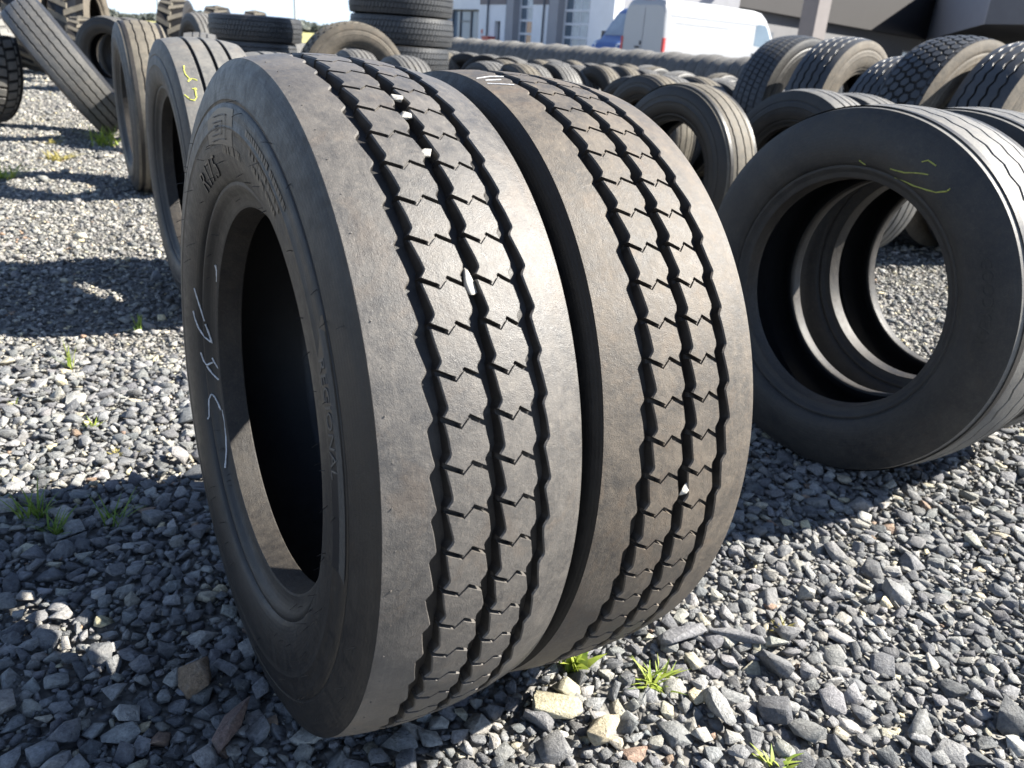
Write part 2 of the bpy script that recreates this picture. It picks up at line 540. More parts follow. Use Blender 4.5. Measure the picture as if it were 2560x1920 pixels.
# small grit between them
k = 33000
gX = rng.uniform(-1.9, 1.9, k); gY = rng.uniform(0.35, 2.2, k)
sel = np.abs(gX) < 0.55 + 0.72 * gY
gX, gY = gX[sel], gY[sel]
vB, tB, cB = scatter(prB, gX, gY, rng.uniform(0.004, 0.012, len(gX)))
link('gravel', tri_mesh('gravel', np.concatenate([vA, vC, vB]), np.concatenate([tA, tC + len(vA), tB + len(vA) + len(vC)]), [M['gravel']], np.concatenate([cA, cC, cB])),
     kind='stuff', label='grey crushed stone gravel in the foreground around the two front tyres')
print('near tris', len(nX), len(tA), len(tC), len(tB))
# middle and far gravel
def band(n, xr, yr, med, keep):
    X = rng.uniform(*xr, n); Y = rng.uniform(*yr, n)
    s = np.array([keep(a, b_) for a, b_ in zip(X, Y)])
    X, Y = X[s], Y[s]
    return X, Y, np.clip(np.exp(rng.normal(math.log(med), 0.40, len(X))), 0.012, 0.085)
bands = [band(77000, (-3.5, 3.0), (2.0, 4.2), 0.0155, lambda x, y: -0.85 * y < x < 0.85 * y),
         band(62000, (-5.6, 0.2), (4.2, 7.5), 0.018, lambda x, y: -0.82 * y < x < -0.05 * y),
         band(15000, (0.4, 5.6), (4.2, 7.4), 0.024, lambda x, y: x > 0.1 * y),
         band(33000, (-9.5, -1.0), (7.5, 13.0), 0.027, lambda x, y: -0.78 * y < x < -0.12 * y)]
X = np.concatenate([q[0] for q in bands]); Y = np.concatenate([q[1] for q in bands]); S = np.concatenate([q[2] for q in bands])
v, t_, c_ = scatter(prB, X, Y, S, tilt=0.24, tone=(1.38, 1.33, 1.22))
print('far tris', len(t_))
link('gravel', tri_mesh('gravel_far', v, t_, [M['gravel']], c_), kind='stuff', label='grey crushed stone gravel spread across the yard behind the front tyres')
#==TYRES==
# ------------------------------------------------------------------ tyres
TAU = 2 * math.pi

def crown(R, tw, sh):
    return lambda x: R - R * (1 - sh) * min(1.0, abs(x) / tw) ** 2.2

def rev(profile, n, mat, name, smooth=40):
    """surface of revolution about X from (x, r) points"""
    P = np.array(profile)
    a = np.linspace(0, TAU, n, endpoint=False)
    V = np.stack([np.repeat(P[:, 0][:, None], n, 1), P[:, 1][:, None] * np.cos(a), P[:, 1][:, None] * np.sin(a)], -1).reshape(-1, 3)
    k = len(P)
    F = [(i * n + j, i * n + (j + 1) % n, (i + 1) * n + (j + 1) % n, (i + 1) * n + j) for i in range(k - 1) for j in range(n)]
    return mesh_np(name, V, F, [mat], smooth)

def saw(p, up_=0.74):
    p = p % 1.0
    if p < up_:
        q = p / up_
        return q - 0.5 if q < 0.9 else 0.4 + 0.1 * math.sin((q - 0.9) / 0.1 * math.pi / 2)
    q = (p - up_) / (1 - up_)
    return 0.5 * math.cos(q * math.pi)

def rib_tread(R, tw, sh, grooves, gw, depth, N, amp, ts, mat, gmat, wave='saw', sipes=False, m_cols=3, shift=0.0, bev=0.0018):
    """ribs between zigzag grooves, over a groove floor; sipes cut the inner ribs into blocks"""
    cr = crown(R, tw, sh)
    mb = MB()
    MI = []
    dphi = TAU / N
    def zig(p):
        if wave == 'saw':
            return amp * saw(p)
        if wave == 'tri':
            return amp * (abs((p % 1.0) - 0.5) * 2 - 0.5)
        return 0.0
    kinks = [0.42, 0.62]
    def s_off(u):
        if not sipes:
            return 0.0
        if u < 0.42:
            return 0.20 * u / 0.42
        if u < 0.62:
            return 0.20 - 0.20 * (u - 0.42) / 0.2
        return 0.20 * (u - 0.62) / 0.38
    edges = [(-tw, None)] + [(g, gw) for g in grooves] + [(tw, None)]
    for ri in range(len(edges) - 1):
        (xl, wl), (xr, wr) = edges[ri], edges[ri + 1]
        inner = wl is not None and wr is not None
        cut = sipes and inner
        us = [0.0] + ([0.03, 0.22, 0.40, 0.42, 0.44, 0.52, 0.60, 0.62, 0.64, 0.82, 0.97] if cut else [0.03] + [i / m_cols for i in range(1, m_cols)] + [0.97]) + [1.0]
        def edge_x(side, p, floor=False):
            x, w_ = (xl, wl) if side == 0 else (xr, wr)
            if w_ is None:
                return x
            h = w_ / 2
            z = zig(p) * (0.45 if floor else 1.0)
            if sipes:
                z += 0.00055 * math.sin(2.31 * p + 3 * x * 40 + side) + 0.0004 * math.sin(5.17 * p + side * 2)
            if side == 0:
                return x + h * (0.72 if floor else 1.0) + z
            return x - h * (0.72 if floor else 1.0) + z
        rows = []          # (phase, drop kind)
        for k in range(N):
            if cut:
                rows += [(k - 0.066, 0), (k - 0.066, 1), (k + 0.066, 1), (k + 0.066, 0)]
                rows += [(k + t_, 0) for t_ in ts if 0.08 < t_ < 0.925]
            else:
                rows += [(k + t_, 0) for t_ in ts]
        V = []
        nc = len(us) + 2
        for (ph, dk) in rows:
            line = []
            for ui, u in enumerate(us):
                so_ = s_off(u)
                gap_scale = 1.0
                d = 0.0
                if cut and dk == 1:
                    d = 0.0085 if (u <= 0.40 or u >= 0.64) else 0.0022
                pu = ph
                if cut and abs(ph - round(ph)) < 0.07 and 0.42 <= u <= 0.62:
                    pu = round(ph) + (ph - round(ph)) * 0.55
                phi = (pu + so_ + shift) * dphi
                e0 = edge_x(0, ph + (0.0 if not sipes else 0.0))
                e1 = edge_x(1, ph)
                if sipes and inner:
                    e0 = edge_x(0, ph + s_off(0.0)); e1 = edge_x(1, ph + s_off(1.0) + 0.0)
                x = e0 + (e1 - e0) * u
                r = cr(x) - d
                if (u == 0.0 and wl is not None) or (u == 1.0 and wr is not None):
                    r -= bev
                line.append((x, r, phi))
            xf0 = edge_x(0, ph, True) if wl is not None else xl
            xf1 = edge_x(1, ph, True) if wr is not None else xr
            rf = R - depth - 0.0015
            line = [(xf0 if wl is not None else xl, rf if wl is not None else cr(xl) - 0.003, line[0][2])] + line + [(xf1 if wr is not None else xr, rf if wr is not None else cr(xr) - 0.003, line[-1][2])]
            V += [(x, r * math.cos(p), r * math.sin(p)) for (x, r, p) in line]
        nr = len(rows)
        F = [(i * nc + j, i * nc + j + 1, ((i + 1) % nr) * nc + j + 1, ((i + 1) % nr) * nc + j) for i in range(nr) for j in range(nc - 1)]
        # groove walls and sipe floors: unworn black plus painted shade; sunward lips stay pale
        for i in range(nr):
            dk = rows[i][1] or rows[(i + 1) % nr][1]
            for j in range(nc - 1):
                wall = (j == 0 and wl is not None) or (j == nc - 2 and wr is not None)
                if dk and cut and 1 <= j < nc - 2:
                    um = 0.5 * (us[j - 1] + us[j])
                    wall = (um < 0.40 or um > 0.64) and not (rows[i][1] == 1 and rows[(i + 1) % nr][1] == 0)
                MI.append(1 if wall else 0)
        mb.add(V, F)
    tread = mb.mesh('tread', [mat, gmat], 24)
    tread.polygons.foreach_set('material_index', MI)
    fl = rev([(-tw + 0.012, R - depth), (-tw * 0.5, R - depth), (0, R - depth), (tw * 0.5, R - depth), (tw - 0.012, R - depth)], 160, gmat, 'groove_floor')
    return [('tread', tread), ('groove_floor', fl)]

def prism_tread(R, tw, sh, polys, N, depth, mat, gmat, sub=1):
    """separate tread blocks: each poly is a list of (x, phase) corners, repeated N times"""
    cr = crown(R, tw, sh)
    mb = MB()
    d = TAU / N
    for k in range(N):
        for poly in polys:
            n = len(poly)
            cx = sum(p[0] for p in poly) / n
            cp = sum(p[1] for p in poly) / n
            V = []
            for (x, p) in poly:
                r = R - depth - 0.002
                xo = cx + (x - cx) * 1.08 if abs(x) < tw * 0.98 else x
                po = cp + (p - cp) * 1.06
                V.append((xo, r * math.cos((k + po) * d), r * math.sin((k + po) * d)))
            for (x, p) in poly:
                r = cr(x)
                V.append((x, r * math.cos((k + p) * d), r * math.sin((k + p) * d)))
            F = [tuple(range(n, 2 * n))] + [(i, (i + 1) % n, n + (i + 1) % n, n + i) for i in range(n)]
            mb.add(V, F)
    fl = rev([(-tw, R * sh - 0.004), (-tw + 0.01, R - depth), (0, R - depth * 0.9), (tw - 0.01, R - depth), (tw, R * sh - 0.004)], 96, gmat, 'groove_floor')
    return [('tread', mb.mesh('tread', [mat], 24)), ('groove_floor', fl)]

def side_profile(R, tw, sh, rb, ob, bulge=0.017, plain_face=False):
    """outer sidewall from the shoulder edge down to the rim line, (x, r), x positive outward"""
    re = R * sh
    h = re - rb
    T = [(0.0, 0.0, 0.0), (0.008, 0.016, 0.0), (0.06, 0.28, 0.0), (0.12, 0.46, 0.0), (0.20, 0.66, 0.0), (0.262, 0.78, 0.0), (0.268, 0.73, 0), (0.285, 0.74, 0),
         (0.291, 0.83, 0), (0.36, 0.92, 0.0), (0.43, 0.985, 0), (0.437, 1.03, 0), (0.452, 1.03, 0), (0.459, 0.99, 0), (0.50, 1.0, 0.0), (0.56, 0.98, 0.0), (0.63, 0.90, 0.0), (0.70, 0.72, 0.0), (0.76, 0.48, 0.0), (0.80, 0.25, 0.0)]
    if plain_face:
        T = [q for i, q in enumerate(T) if i not in (5, 6, 7, 11, 12)]
    P = [(tw + bulge * b_, re - h * a_) for (a_, b_, _) in T]
    rl = rb + h * 0.165
    P += [(tw + bulge * 0.02, rl + 0.004), (tw + bulge * 0.06, rl + 0.001), (tw + bulge * 0.02, rl - 0.003), (tw - (tw - ob) * 0.30, rl - 0.007), (ob + 0.0065, rb + 0.011), (ob + 0.0045, rb + 0.004)]
    return P

def bead_profile(rb, ob):
    return [(ob + 0.0045, rb + 0.004), (ob + 0.0030, rb + 0.0012), (ob - 0.002, rb + 0.0004), (ob - 0.018, rb - 0.0015), (ob - 0.030, rb - 0.0025),
            (ob - 0.032, rb - 0.001), (ob - 0.033, rb + 0.003)]

def liner_profile(R, tw, sh, rb, ob):
    half = [(ob - 0.033, rb + 0.003), (ob - 0.026, rb + 0.018), (ob - 0.010, rb + (R - rb) * 0.22), (tw + 0.001, rb + (R - rb) * 0.42), (tw + 0.004, rb + (R - rb) * 0.58),
            (tw - 0.006, rb + (R - rb) * 0.74), (tw - 0.028, R * sh - 0.030), (tw * 0.45, R - 0.034)]
    return [(-x, r) for x, r in half] + [(0, R - 0.033)] + half[::-1]

def tyre_kind(R, tw, rb, sh=0.97, ob=None, tread=('rib',), seg=96, mats=('tread', 'side', 'groove'), bulge=0.017, plain_face=False):
    ob = ob if ob is not None else tw * 0.83
    tm, sm, gm = M[mats[0]], M[mats[1]], M[mats[2]]
    kind = tread[0]
    parts = []
    if kind == 'rib':
        g, gw, dp, N, amp, wave = tread[1:]
        parts += rib_tread(R, tw, sh, g, gw, dp, N, amp, [0, 0.25, 0.5, 0.75] if wave != 'none' else [0, 0.5], tm, gm, wave)
    elif kind == 'zig':
        parts += rib_tread(R, tw, sh, (-0.055, 0.0005, 0.0535), 0.0148, 0.0135, 64, 0.0062, [0, 0.12, 0.25, 0.37, 0.5, 0.62, 0.70, 0.75, 0.80, 0.86, 0.93], tm, gm, 'saw', True, shift=tread[1])
    else:
        polys, N, dp = tread[1:]
        parts += prism_tread(R, tw, sh, polys, N, dp, tm, gm)
    pr = side_profile(R, tw, sh, rb, ob, bulge, plain_face)
    bp = bead_profile(rb, ob)
    parts.append(('sidewall', rev([(-x, r) for x, r in pr], seg, sm, 'sidewall', 50)))
    parts.append(('sidewall', rev(pr, seg, sm, 'sidewall', 50)))
    bm_ = M['bead']
    parts.append(('bead', rev([(-x, r) for x, r in bp], seg, bm_, 'bead', 28)))
    parts.append(('bead', rev(bp, seg, bm_, 'bead', 60)))
    parts.append(('inner_liner', rev(liner_profile(R, tw, sh, rb, ob), seg, M['liner'], 'inner_liner', 60)))
    return dict(parts=parts, R=R, tw=tw, rb=rb, ob=ob, sh=sh, prof=pr)

def put_tyre(kind, x, y, yaw, label, lean=0.0, spin=0.0, group=None, z=0.0, size=1.0, sink=0.012, name='tyre'):
    """a tyre is an Empty where it rests, with its parts turned about the hub"""
    R = kind['R'] * size
    ln = R_(lean)
    if abs(lean) > 85:
        h = kind['tw'] * size + 0.012
    else:
        h = R * math.cos(ln) + kind['tw'] * size * abs(math.sin(ln)) - sink
    t_ = thing(name, label, 'tyre', (x, y, z), R_(yaw), group)
    for (nm, me) in kind['parts']:
        o = link(nm, me, t_)
        o.location = (0, 0, h)
        o.rotation_euler = (R_(spin), -ln, 0)
        o.scale = (size, size, size)
    t_['hub'] = h
    return t_

def sub_part(tyre, name, me, spin=0.0, lean=0.0, size=1.0, **kw):
    o = link(name, me, tyre, **kw)
    o.location = (0, 0, tyre['hub'])
    o.rotation_euler = (R_(spin), -R_(lean), 0)
    o.scale = (size,) * 3
    return o

def hexa(x, p, rx, rp):
    return [(x + rx * math.cos(TAU * i / 6), p + rp * math.sin(TAU * i / 6)) for i in range(6)]
def quad(x0, x1, p0, p1, sk=0.0):
    return [(x0, p0), (x1, p0 + sk), (x1, p1 + sk), (x0, p1)]

# the two front tyres, seen close
K1 = tyre_kind(0.433, 0.1091, 0.2500, 0.9696, 0.0905, ('zig', 0.45), 192, ('tread', 'side', 'groove'))
K2 = tyre_kind(0.4277, 0.1094, 0.2480, 0.9800, 0.0905, ('zig', 0.30), 160, ('tread2', 'side', 'groove'))
# smooth three-groove trailer tyres
K3 = tyre_kind(0.4156, 0.1140, 0.2580, 0.972, 0.100, ('rib', (-0.052, 0.0, 0.052), 0.0042, 0.006, 48, 0.0075, 'tri'), 144, ('grey_tread', 'side2', 'groove'), plain_face=True)
K4 = tyre_kind(0.396, 0.096, 0.232, 0.955, None, ('rib', (-0.048, 0.0, 0.048), 0.005, 0.008, 60, 0.002, 'tri'), 96, ('tan_tread', 'side', 'groove'))
K5 = tyre_kind(0.425, 0.110, 0.248, 0.972, None, ('rib', (-0.050, 0.0, 0.050), 0.009, 0.011, 40, 0.0, 'none'), 96, ('grey_tread', 'side2', 'groove'))
K6 = tyre_kind(0.441, 0.103, 0.255, 0.962, None, ('rib', (-0.045, 0.0, 0.045), 0.006, 0.008, 30, 0.004, 'tri'), 96, ('tan_tread', 'side2', 'groove'))
# five-rib truck tyres
K7 = tyre_kind(0.500, 0.118, 0.290, 0.968, None, ('rib', (-0.074, -0.025, 0.025, 0.074), 0.010, 0.013, 50, 0.004, 'tri'), 96, ('grey_tread', 'side', 'groove'))
K8 = tyre_kind(0.390, 0.100, 0.235, 0.965, None, ('rib', (-0.060, -0.02, 0.02, 0.060), 0.008, 0.009, 40, 0.003, 'tri'), 80, ('grey_tread', 'side', 'groove'))
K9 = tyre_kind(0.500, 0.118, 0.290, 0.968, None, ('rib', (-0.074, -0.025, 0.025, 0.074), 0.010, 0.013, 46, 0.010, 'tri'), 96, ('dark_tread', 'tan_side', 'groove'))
# drive-axle tyres with blocks
bl = []
for i, (a, b_) in enumerate(((-0.122, -0.082), (-0.072, -0.010), (0.010, 0.072), (0.082, 0.122))):
    bl.append(quad(a, b_, 0.06 + 0.5 * (i % 2), 0.74 + 0.5 * (i % 2), 0.12 if i < 2 else -0.12))
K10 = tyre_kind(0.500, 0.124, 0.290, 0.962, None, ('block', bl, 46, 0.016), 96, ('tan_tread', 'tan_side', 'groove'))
hx = [hexa(x, p, 0.021, 0.42) for (x, p) in ((-0.085, 0.0), (-0.042, 0.5), (0.0, 0.0), (0.042, 0.5), (0.085, 0.0))] + [quad(-0.124, -0.108, 0.1, 0.85), quad(0.108, 0.124, 0.1, 0.85)]
K15 = tyre_kind(0.500, 0.124, 0.290, 0.962, None, ('block', bl, 40, 0.012), 96, ('grey_tread', 'side', 'groove'))
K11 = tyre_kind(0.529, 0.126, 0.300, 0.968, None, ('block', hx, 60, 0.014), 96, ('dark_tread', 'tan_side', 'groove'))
st_ = [quad(a, a + 0.042, 0.05 + 0.5 * (i % 2), 0.9 + 0.5 * (i % 2), 0.25) for i, a in enumerate((-0.124, -0.074, -0.022, 0.030, 0.082))]
K12 = tyre_kind(0.525, 0.122, 0.295, 0.972, None, ('block', st_, 84, 0.012), 96, ('dark_tread', 'side', 'groove'))
# tractor tyres with chevron bars
cv_ = [[(-0.25, 0.0), (-0.25, 0.42), (0.02, 0.98), (0.02, 0.60)], [(0.25, 0.5), (0.25, 0.92), (-0.02, 1.48), (-0.02, 1.10)]]
K13 = tyre_kind(0.78, 0.25, 0.42, 0.95, None, ('block', cv_, 22, 0.045), 72, ('tan_tread', 'tan_side', 'groove'), 0.03)
cw_ = [[(-0.17, 0.0), (-0.17, 0.42), (0.015, 0.98), (0.015, 0.60)], [(0.17, 0.5), (0.17, 0.92), (-0.015, 1.48), (-0.015, 1.10)]]
K14 = tyre_kind(0.60, 0.17, 0.34, 0.95, None, ('block', cw_, 20, 0.035), 72, ('tan_tread', 'side', 'groove'), 0.025)

Y0 = 33.5
T1 = put_tyre(K1, -0.2443, 0.9961, 33.43, 'worn tyre with zigzag grooves and chalked sidewall, nearest of all the tyres', -2.08)
T2 = put_tyre(K2, -0.0380, 1.1242, 32.94, 'dusty zigzag-grooved tyre standing tight behind the nearest tyre, white scratches on top', -3.26, spin=-8)
gA = 'smooth tyres standing in a short row at the right edge'
T3 = put_tyre(K3, 0.8086, 1.8355, 33.75, 'dark open-faced tyre with yellow chalk lines, right of the two front tyres', -1.1, group=gA)
T3b = put_tyre(K3, 1.094, 2.051, 33.5, 'smooth tyre behind the yellow-chalked tyre, seen through its hole and at the right edge', -1.0, spin=70, group=gA)
put_tyre(K4, 0.719, 3.882, 34.7, 'tan smooth tyre with three fine grooves standing just above the second front tyre', 0, group='trailer tyres in the middle')
put_tyre(K4, 0.781, 5.642, 33.5, 'dark-faced trailer tyre half hidden behind the tan three-groove tyre', 0, 40, 'trailer tyres in the middle', size=0.985)
put_tyre(K5, 1.29, 3.92, 33.5, 'grey tyre with dark face peeping over the top of the yellow-chalked tyre', 0, 15, 'tyres behind the yellow-chalked tyre', size=0.945)
put_tyre(K5, 1.55, 4.09, 33.5, 'low tyre top just right of the grey tyre that peeps over the yellow-chalked tyre', 0, 90, 'tyres behind the yellow-chalked tyre', size=0.935)
T5 = put_tyre(K5, -1.052, 2.659, 33.0, 'smooth grey tyre with yellow handwriting on its tread, left behind the nearest tyre', 0)
put_tyre(K6, -2.082, 4.492, 31.5, 'brownish four-rib tyre standing upright left of the tyre with yellow handwriting', 0)
put_tyre(K7, -5.126, 10.283, 77.5, 'tyre facing the viewer with open hole, beside the leaning truck tyre', 0, group='tyres standing face on at the back left', size=0.884)
put_tyre(K7, -5.05, 10.64, 77.5, 'tyre standing directly behind the face-on tyre beside the leaning one', 0, 30, 'tyres standing face on at the back left', size=0.884)
put_tyre(K5, -0.858, 2.786, 33.5, 'four-rib tyre top showing directly behind the nearest tyre', 0, 20, 'ribbed tyre tops behind the nearest tyre', size=0.965)
put_tyre(K8, -1.42, 6.75, 33.5, 'five-rib tyre under the tan drive tyre, left one of the pair', 0, 10, 'five-rib tyres below the tan drive tyre')
put_tyre(K8, -0.90, 5.85, 33.5, 'five-rib tyre under the tan drive tyre, right one of the pair', 0, 35, 'five-rib tyres below the tan drive tyre')
put_tyre(K5, -2.44, 6.23, 20.0, 'brown ribbed tyre top showing above the tyre with yellow handwriting', 0, 20, size=0.97)
put_tyre(K10, -1.623, 7.588, 119.6, 'tan drive-axle tyre with blocky tread standing before the tall stack', 0, size=0.99)
# leaning truck tyre and what it leans on
put_tyre(K7, -3.52, 6.40, 29, 'ribbed truck tyre leaning steeply to the left against another tyre', 35, size=1.06)
put_tyre(K15, -4.50, 6.75, 60, 'big worn tyre at the left edge that the leaning tyre rests against', 0, size=1.02)
for i, (x, y, yw, lb) in enumerate(((-7.47, 13.0, 8, 'tractor tyre with chevron bars above the leaning tyre'), (-6.93, 13.1, 12, 'tractor tyre with chevron bars left of the face-on tyre'), (-8.25, 13.2, 4, 'tractor tyre with chevron bars at the top left corner'))):
    put_tyre(K13, x, y, yw, lb, 0, 17 * i, 'tractor tyres at the back left', size=(0.98, 0.95, 1.0)[i])
put_tyre(K14, -6.15, 11.6, 20, 'dark lugged tyre squeezed between the leaning tyre and the face-on tyre', 0, 5, size=0.72)
for i, (x, y, yw, s, lb) in enumerate(((-5.25, 12.6, 10, 1.0, 'tall chevron tyre first from the left beside the open sky'), (-5.02, 13.6, 14, 0.96, 'chevron tyre in the middle of the three behind the flat stack'), (-4.75, 14.6, 16, 0.95, 'chevron tyre at the right end of the three behind the flat stack'))):
    put_tyre(K14, x, y, yw, lb, 0, 11 * i, 'chevron tyres behind the flat stack', size=s)
put_tyre(K7, -4.15, 10.6, 40, 'dark rounded tyre standing at the left end of the flat stack', 0, 25)
fl_lab = ['bottom tyre of the low flat stack', 'second tyre up in the low flat stack', 'third tyre up in the low flat stack', 'top tyre of the low flat stack']
for i in range(4):
    put_tyre(K12 if i == 3 else K9, -3.05 + 0.03 * math.sin(i * 2.1), 9.35 + 0.03 * math.cos(i * 1.7), 40 * i, fl_lab[i], 90, 0, 'low stack of tyres lying flat', z=0.243 * i, size=0.93)
tl = ['bottom', 'second', 'third', 'fourth', 'fifth', 'sixth', 'top']
for i in range(7):
    put_tyre(K12, -1.40 + 0.02 * math.sin(i * 2.3), 8.85 + 0.02 * math.cos(i * 1.9), 50 * i, '%s tyre of the tall stack of tyres lying flat%s' % (tl[i], '' if i in (0, 6) else ', counted from the ground'), 90, 0, 'tall stack of tyres lying flat', z=0.268 * i)
# the right-hand row of truck tyres
gR = 'truck tyres standing along the right edge'
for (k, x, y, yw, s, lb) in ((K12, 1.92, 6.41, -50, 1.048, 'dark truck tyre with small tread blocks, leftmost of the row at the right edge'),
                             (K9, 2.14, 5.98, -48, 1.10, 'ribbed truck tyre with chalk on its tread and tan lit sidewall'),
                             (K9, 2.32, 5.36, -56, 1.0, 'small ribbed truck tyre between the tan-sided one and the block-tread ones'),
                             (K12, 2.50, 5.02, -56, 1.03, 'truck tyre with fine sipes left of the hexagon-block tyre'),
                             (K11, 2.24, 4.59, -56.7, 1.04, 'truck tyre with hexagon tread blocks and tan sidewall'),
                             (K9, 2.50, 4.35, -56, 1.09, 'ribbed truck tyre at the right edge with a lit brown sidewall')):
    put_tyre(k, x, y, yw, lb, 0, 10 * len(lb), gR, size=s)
# tyres in front of the long row
gM = 'small trailer tyres in the middle distance'
mid = [(0.64, 8.56, 33.5, 'small tyre with open hole left of the white van, front of its row')]
for (x0, y0, n_) in ((0.75, 6.25, 5), (-0.30, 7.70, 3), (0.95, 9.30, 2), (0.20, 10.60, 5), (-1.6, 9.9, 3), (2.5, 8.2, 3)):
    for k in range(n_):
        mid.append((x0 + 0.25 * k, y0 + 0.165 * k, 33.5, 'small tyre in the crowded rows between the front tyres and the long row'))
words = ['first', 'second', 'third', 'fourth', 'fifth', 'sixth', 'seventh']
for i in range(7):
    mid.append((0.64 - 0.20 * (i + 1), 8.56 + 0.24 * (i + 1), 33.5, '%s tyre back from the small open-holed tyre in its row' % words[i]))
mid += [(-0.37, 6.75, 33.5, 'left one of two lone trailer tyres right of the tall stack'), (-0.12, 6.60, 33.5, 'right one of two lone trailer tyres right of the tall stack'),
        (0.14, 4.25, 33.5, 'tyre top just above the second front tyre, left of the tan three-groove tyre')]
for i, (x, y) in enumerate(((1.57, 11.94), (1.48, 10.6), (1.70, 9.98), (1.45, 8.6), (2.03, 9.3), (1.71, 7.74), (1.9, 7.15))):
    mid.append((x, y, -50, '%s tan tyre top, counted from the left, below the white van' % words[i]))
for i, (x, y, yw, lb) in enumerate(mid):
    put_tyre(K8 if (i * 7) % 3 else K4, x, y, yw, lb, 0, 23 * i, gM, size=1.0 - 0.02 * ((i * 5) % 3) if (i * 7) % 3 else 0.97)
gB = 'tyres of the middle row running to the back'
for i in range(10):
    put_tyre(K8, -0.28 - 0.25 * i, 9.3 + 0.38 * i, 60, 'ribbed tyre of the middle row that runs back right of the tall stack', 0, 31 * i, gB)
gL = 'long row of tyres in front of the building'
ax = (math.cos(R_(123.5)), math.sin(R_(123.5)))
for i in range(46):
    put_tyre(K7, 4.50 + ax[0] * 0.27 * i, 14.2 + ax[1] * 0.27 * i, 123.5 + 14, 'tyre in the long leaning row between the yard and the building', 0, 37 * i, gL, size=0.972 + 0.02 * math.sin(i * 1.7))
#==REST==
# ------------------------------------------------------------------ marks and small pieces on the tyres
def stroke(pts, rad, sub=4, lift=0.0006):
    """a hand-drawn line along (x, r, degrees) points on a tyre"""
    P = [(-(abs(x) + lift) if x < 0 else x + lift, r + lift * 0.6, a) for x, r, a in pts]
    ang = [P[0][2]]
    for p in P[1:]:
        a = p[2]
        while a - ang[-1] > 180: a -= 360
        while a - ang[-1] < -180: a += 360
        ang.append(a)
    out = []
    for i in range(len(P) - 1):
        for k in range(sub):
            f = k / sub
            out.append((P[i][0] * (1 - f) + P[i + 1][0] * f, P[i][1] * (1 - f) + P[i + 1][1] * f, ang[i] * (1 - f) + ang[i + 1] * f))
    out.append((P[-1][0], P[-1][1], ang[-1]))
    return [(x, r * math.cos(R_(a)), r * math.sin(R_(a))) for x, r, a in out]

def marks(tyre, name, mat, strokes, rad, lean=0.0, size=1.0, label=None):
    for pts in strokes:
        mb = MB()
        p = stroke(pts, rad)
        mb.tube(p, [rad * random.uniform(0.7, 1.15) for _ in p], 6)
        o = sub_part(tyre, name, mb.mesh(name, [mat], 40), 0, lean, size)
        if label:
            o['label'] = label

L1_ = -2.08
marks(T1, 'chalk_stroke', M['chalk'], [
    [(-0.1183, 0.2933, 15.3), (-0.113, 0.2838, 10.6), (-0.1098, 0.2772, 7.6), (-0.1079, 0.2736, 5.6)],
    [(-0.1070, 0.2722, 4.6), (-0.1034, 0.2697, 2.1), (-0.0994, 0.2643, 358.4), (-0.1086, 0.2743, 360.0), (-0.1144, 0.2858, 2.4), (-0.1182, 0.2931, 5.4), (-0.1193, 0.2959, 7.3)],
    [(-0.1135, 0.2842, 354.3), (-0.1104, 0.2825, 351.6), (-0.1077, 0.2735, 350.4), (-0.0985, 0.263, 351.8), (-0.1005, 0.2658, 353.1)],
    [(-0.0985, 0.263, 351.6), (-0.0932, 0.2552, 349.2), (-0.0905, 0.2529, 345.7), (-0.0958, 0.2589, 345.7), (-0.102, 0.268, 347.6), (-0.1078, 0.2735, 350.0)],
    [(-0.114, 0.285, 332.5), (-0.1114, 0.283, 333.3), (-0.1096, 0.2761, 338.8), (-0.1055, 0.2715, 340.7), (-0.1019, 0.2679, 339.5), (-0.0985, 0.2629, 336.8), (-0.097, 0.2607, 334.9)],
    [(-0.095, 0.2578, 334.8), (-0.0943, 0.2566, 331.0), (-0.0957, 0.2587, 325.0), (-0.0983, 0.2626, 320.2), (-0.1037, 0.27, 315.0)],
    [(-0.0975, 0.2614, 28.9), (-0.0955, 0.2585, 26.6), (-0.0947, 0.2573, 22.6)]], 0.0014, L1_)
marks(T3, 'chalk_stroke', M['dull_yellow'], [
    [(-0.1242, 0.2974, 88.5), (-0.1216, 0.2922, 90.3), (-0.1205, 0.2905, 91.4)],
    [(-0.1252, 0.2995, 103.4), (-0.1259, 0.3011, 105.7), (-0.1278, 0.307, 109.8), (-0.1305, 0.3212, 114.3), (-0.131, 0.3323, 118.0)],
    [(-0.1144, 0.286, 105.8), (-0.1219, 0.2926, 112.7), (-0.1236, 0.296, 115.8), (-0.1284, 0.3088, 121.2), (-0.1303, 0.3198, 124.6), (-0.1309, 0.337, 127.0), (-0.1304, 0.3445, 126.9)],
    [(-0.1305, 0.3432, 113.3), (-0.1295, 0.3521, 114.7), (-0.1293, 0.3535, 118.0)]], 0.0016, -1.1)
marks(T5, 'chalk_stroke', M['yellow_chalk'], [
    [(-0.0868, 0.4176, 123.0), (-0.0903, 0.4172, 125.7), (-0.0896, 0.4171, 128.0), (-0.0827, 0.4185, 130.6), (-0.0889, 0.4173, 131.6), (-0.0763, 0.4196, 130.4), (-0.0639, 0.4211, 131.4)],
    [(-0.0833, 0.4184, 135.2), (-0.0705, 0.4203, 135.9), (-0.0754, 0.4198, 135.0), (-0.0773, 0.4195, 139.5), (-0.0848, 0.418, 140.6), (-0.0948, 0.4162, 140.1), (-0.1066, 0.4136, 137.7)]], 0.0017, 0)
marks(T2, 'white_scratch', M['chalk'], [
    [(-0.1020, 0.4199, 98.6), (-0.0820, 0.4236, 98.2), (-0.0640, 0.4255, 98.4)],
    [(-0.0960, 0.4210, 100.2), (-0.0760, 0.4243, 100.5)], [(-0.1000, 0.4203, 101.9), (-0.0816, 0.4237, 103.0), (-0.0700, 0.4250, 103.4)]], 0.0008, -3.26)

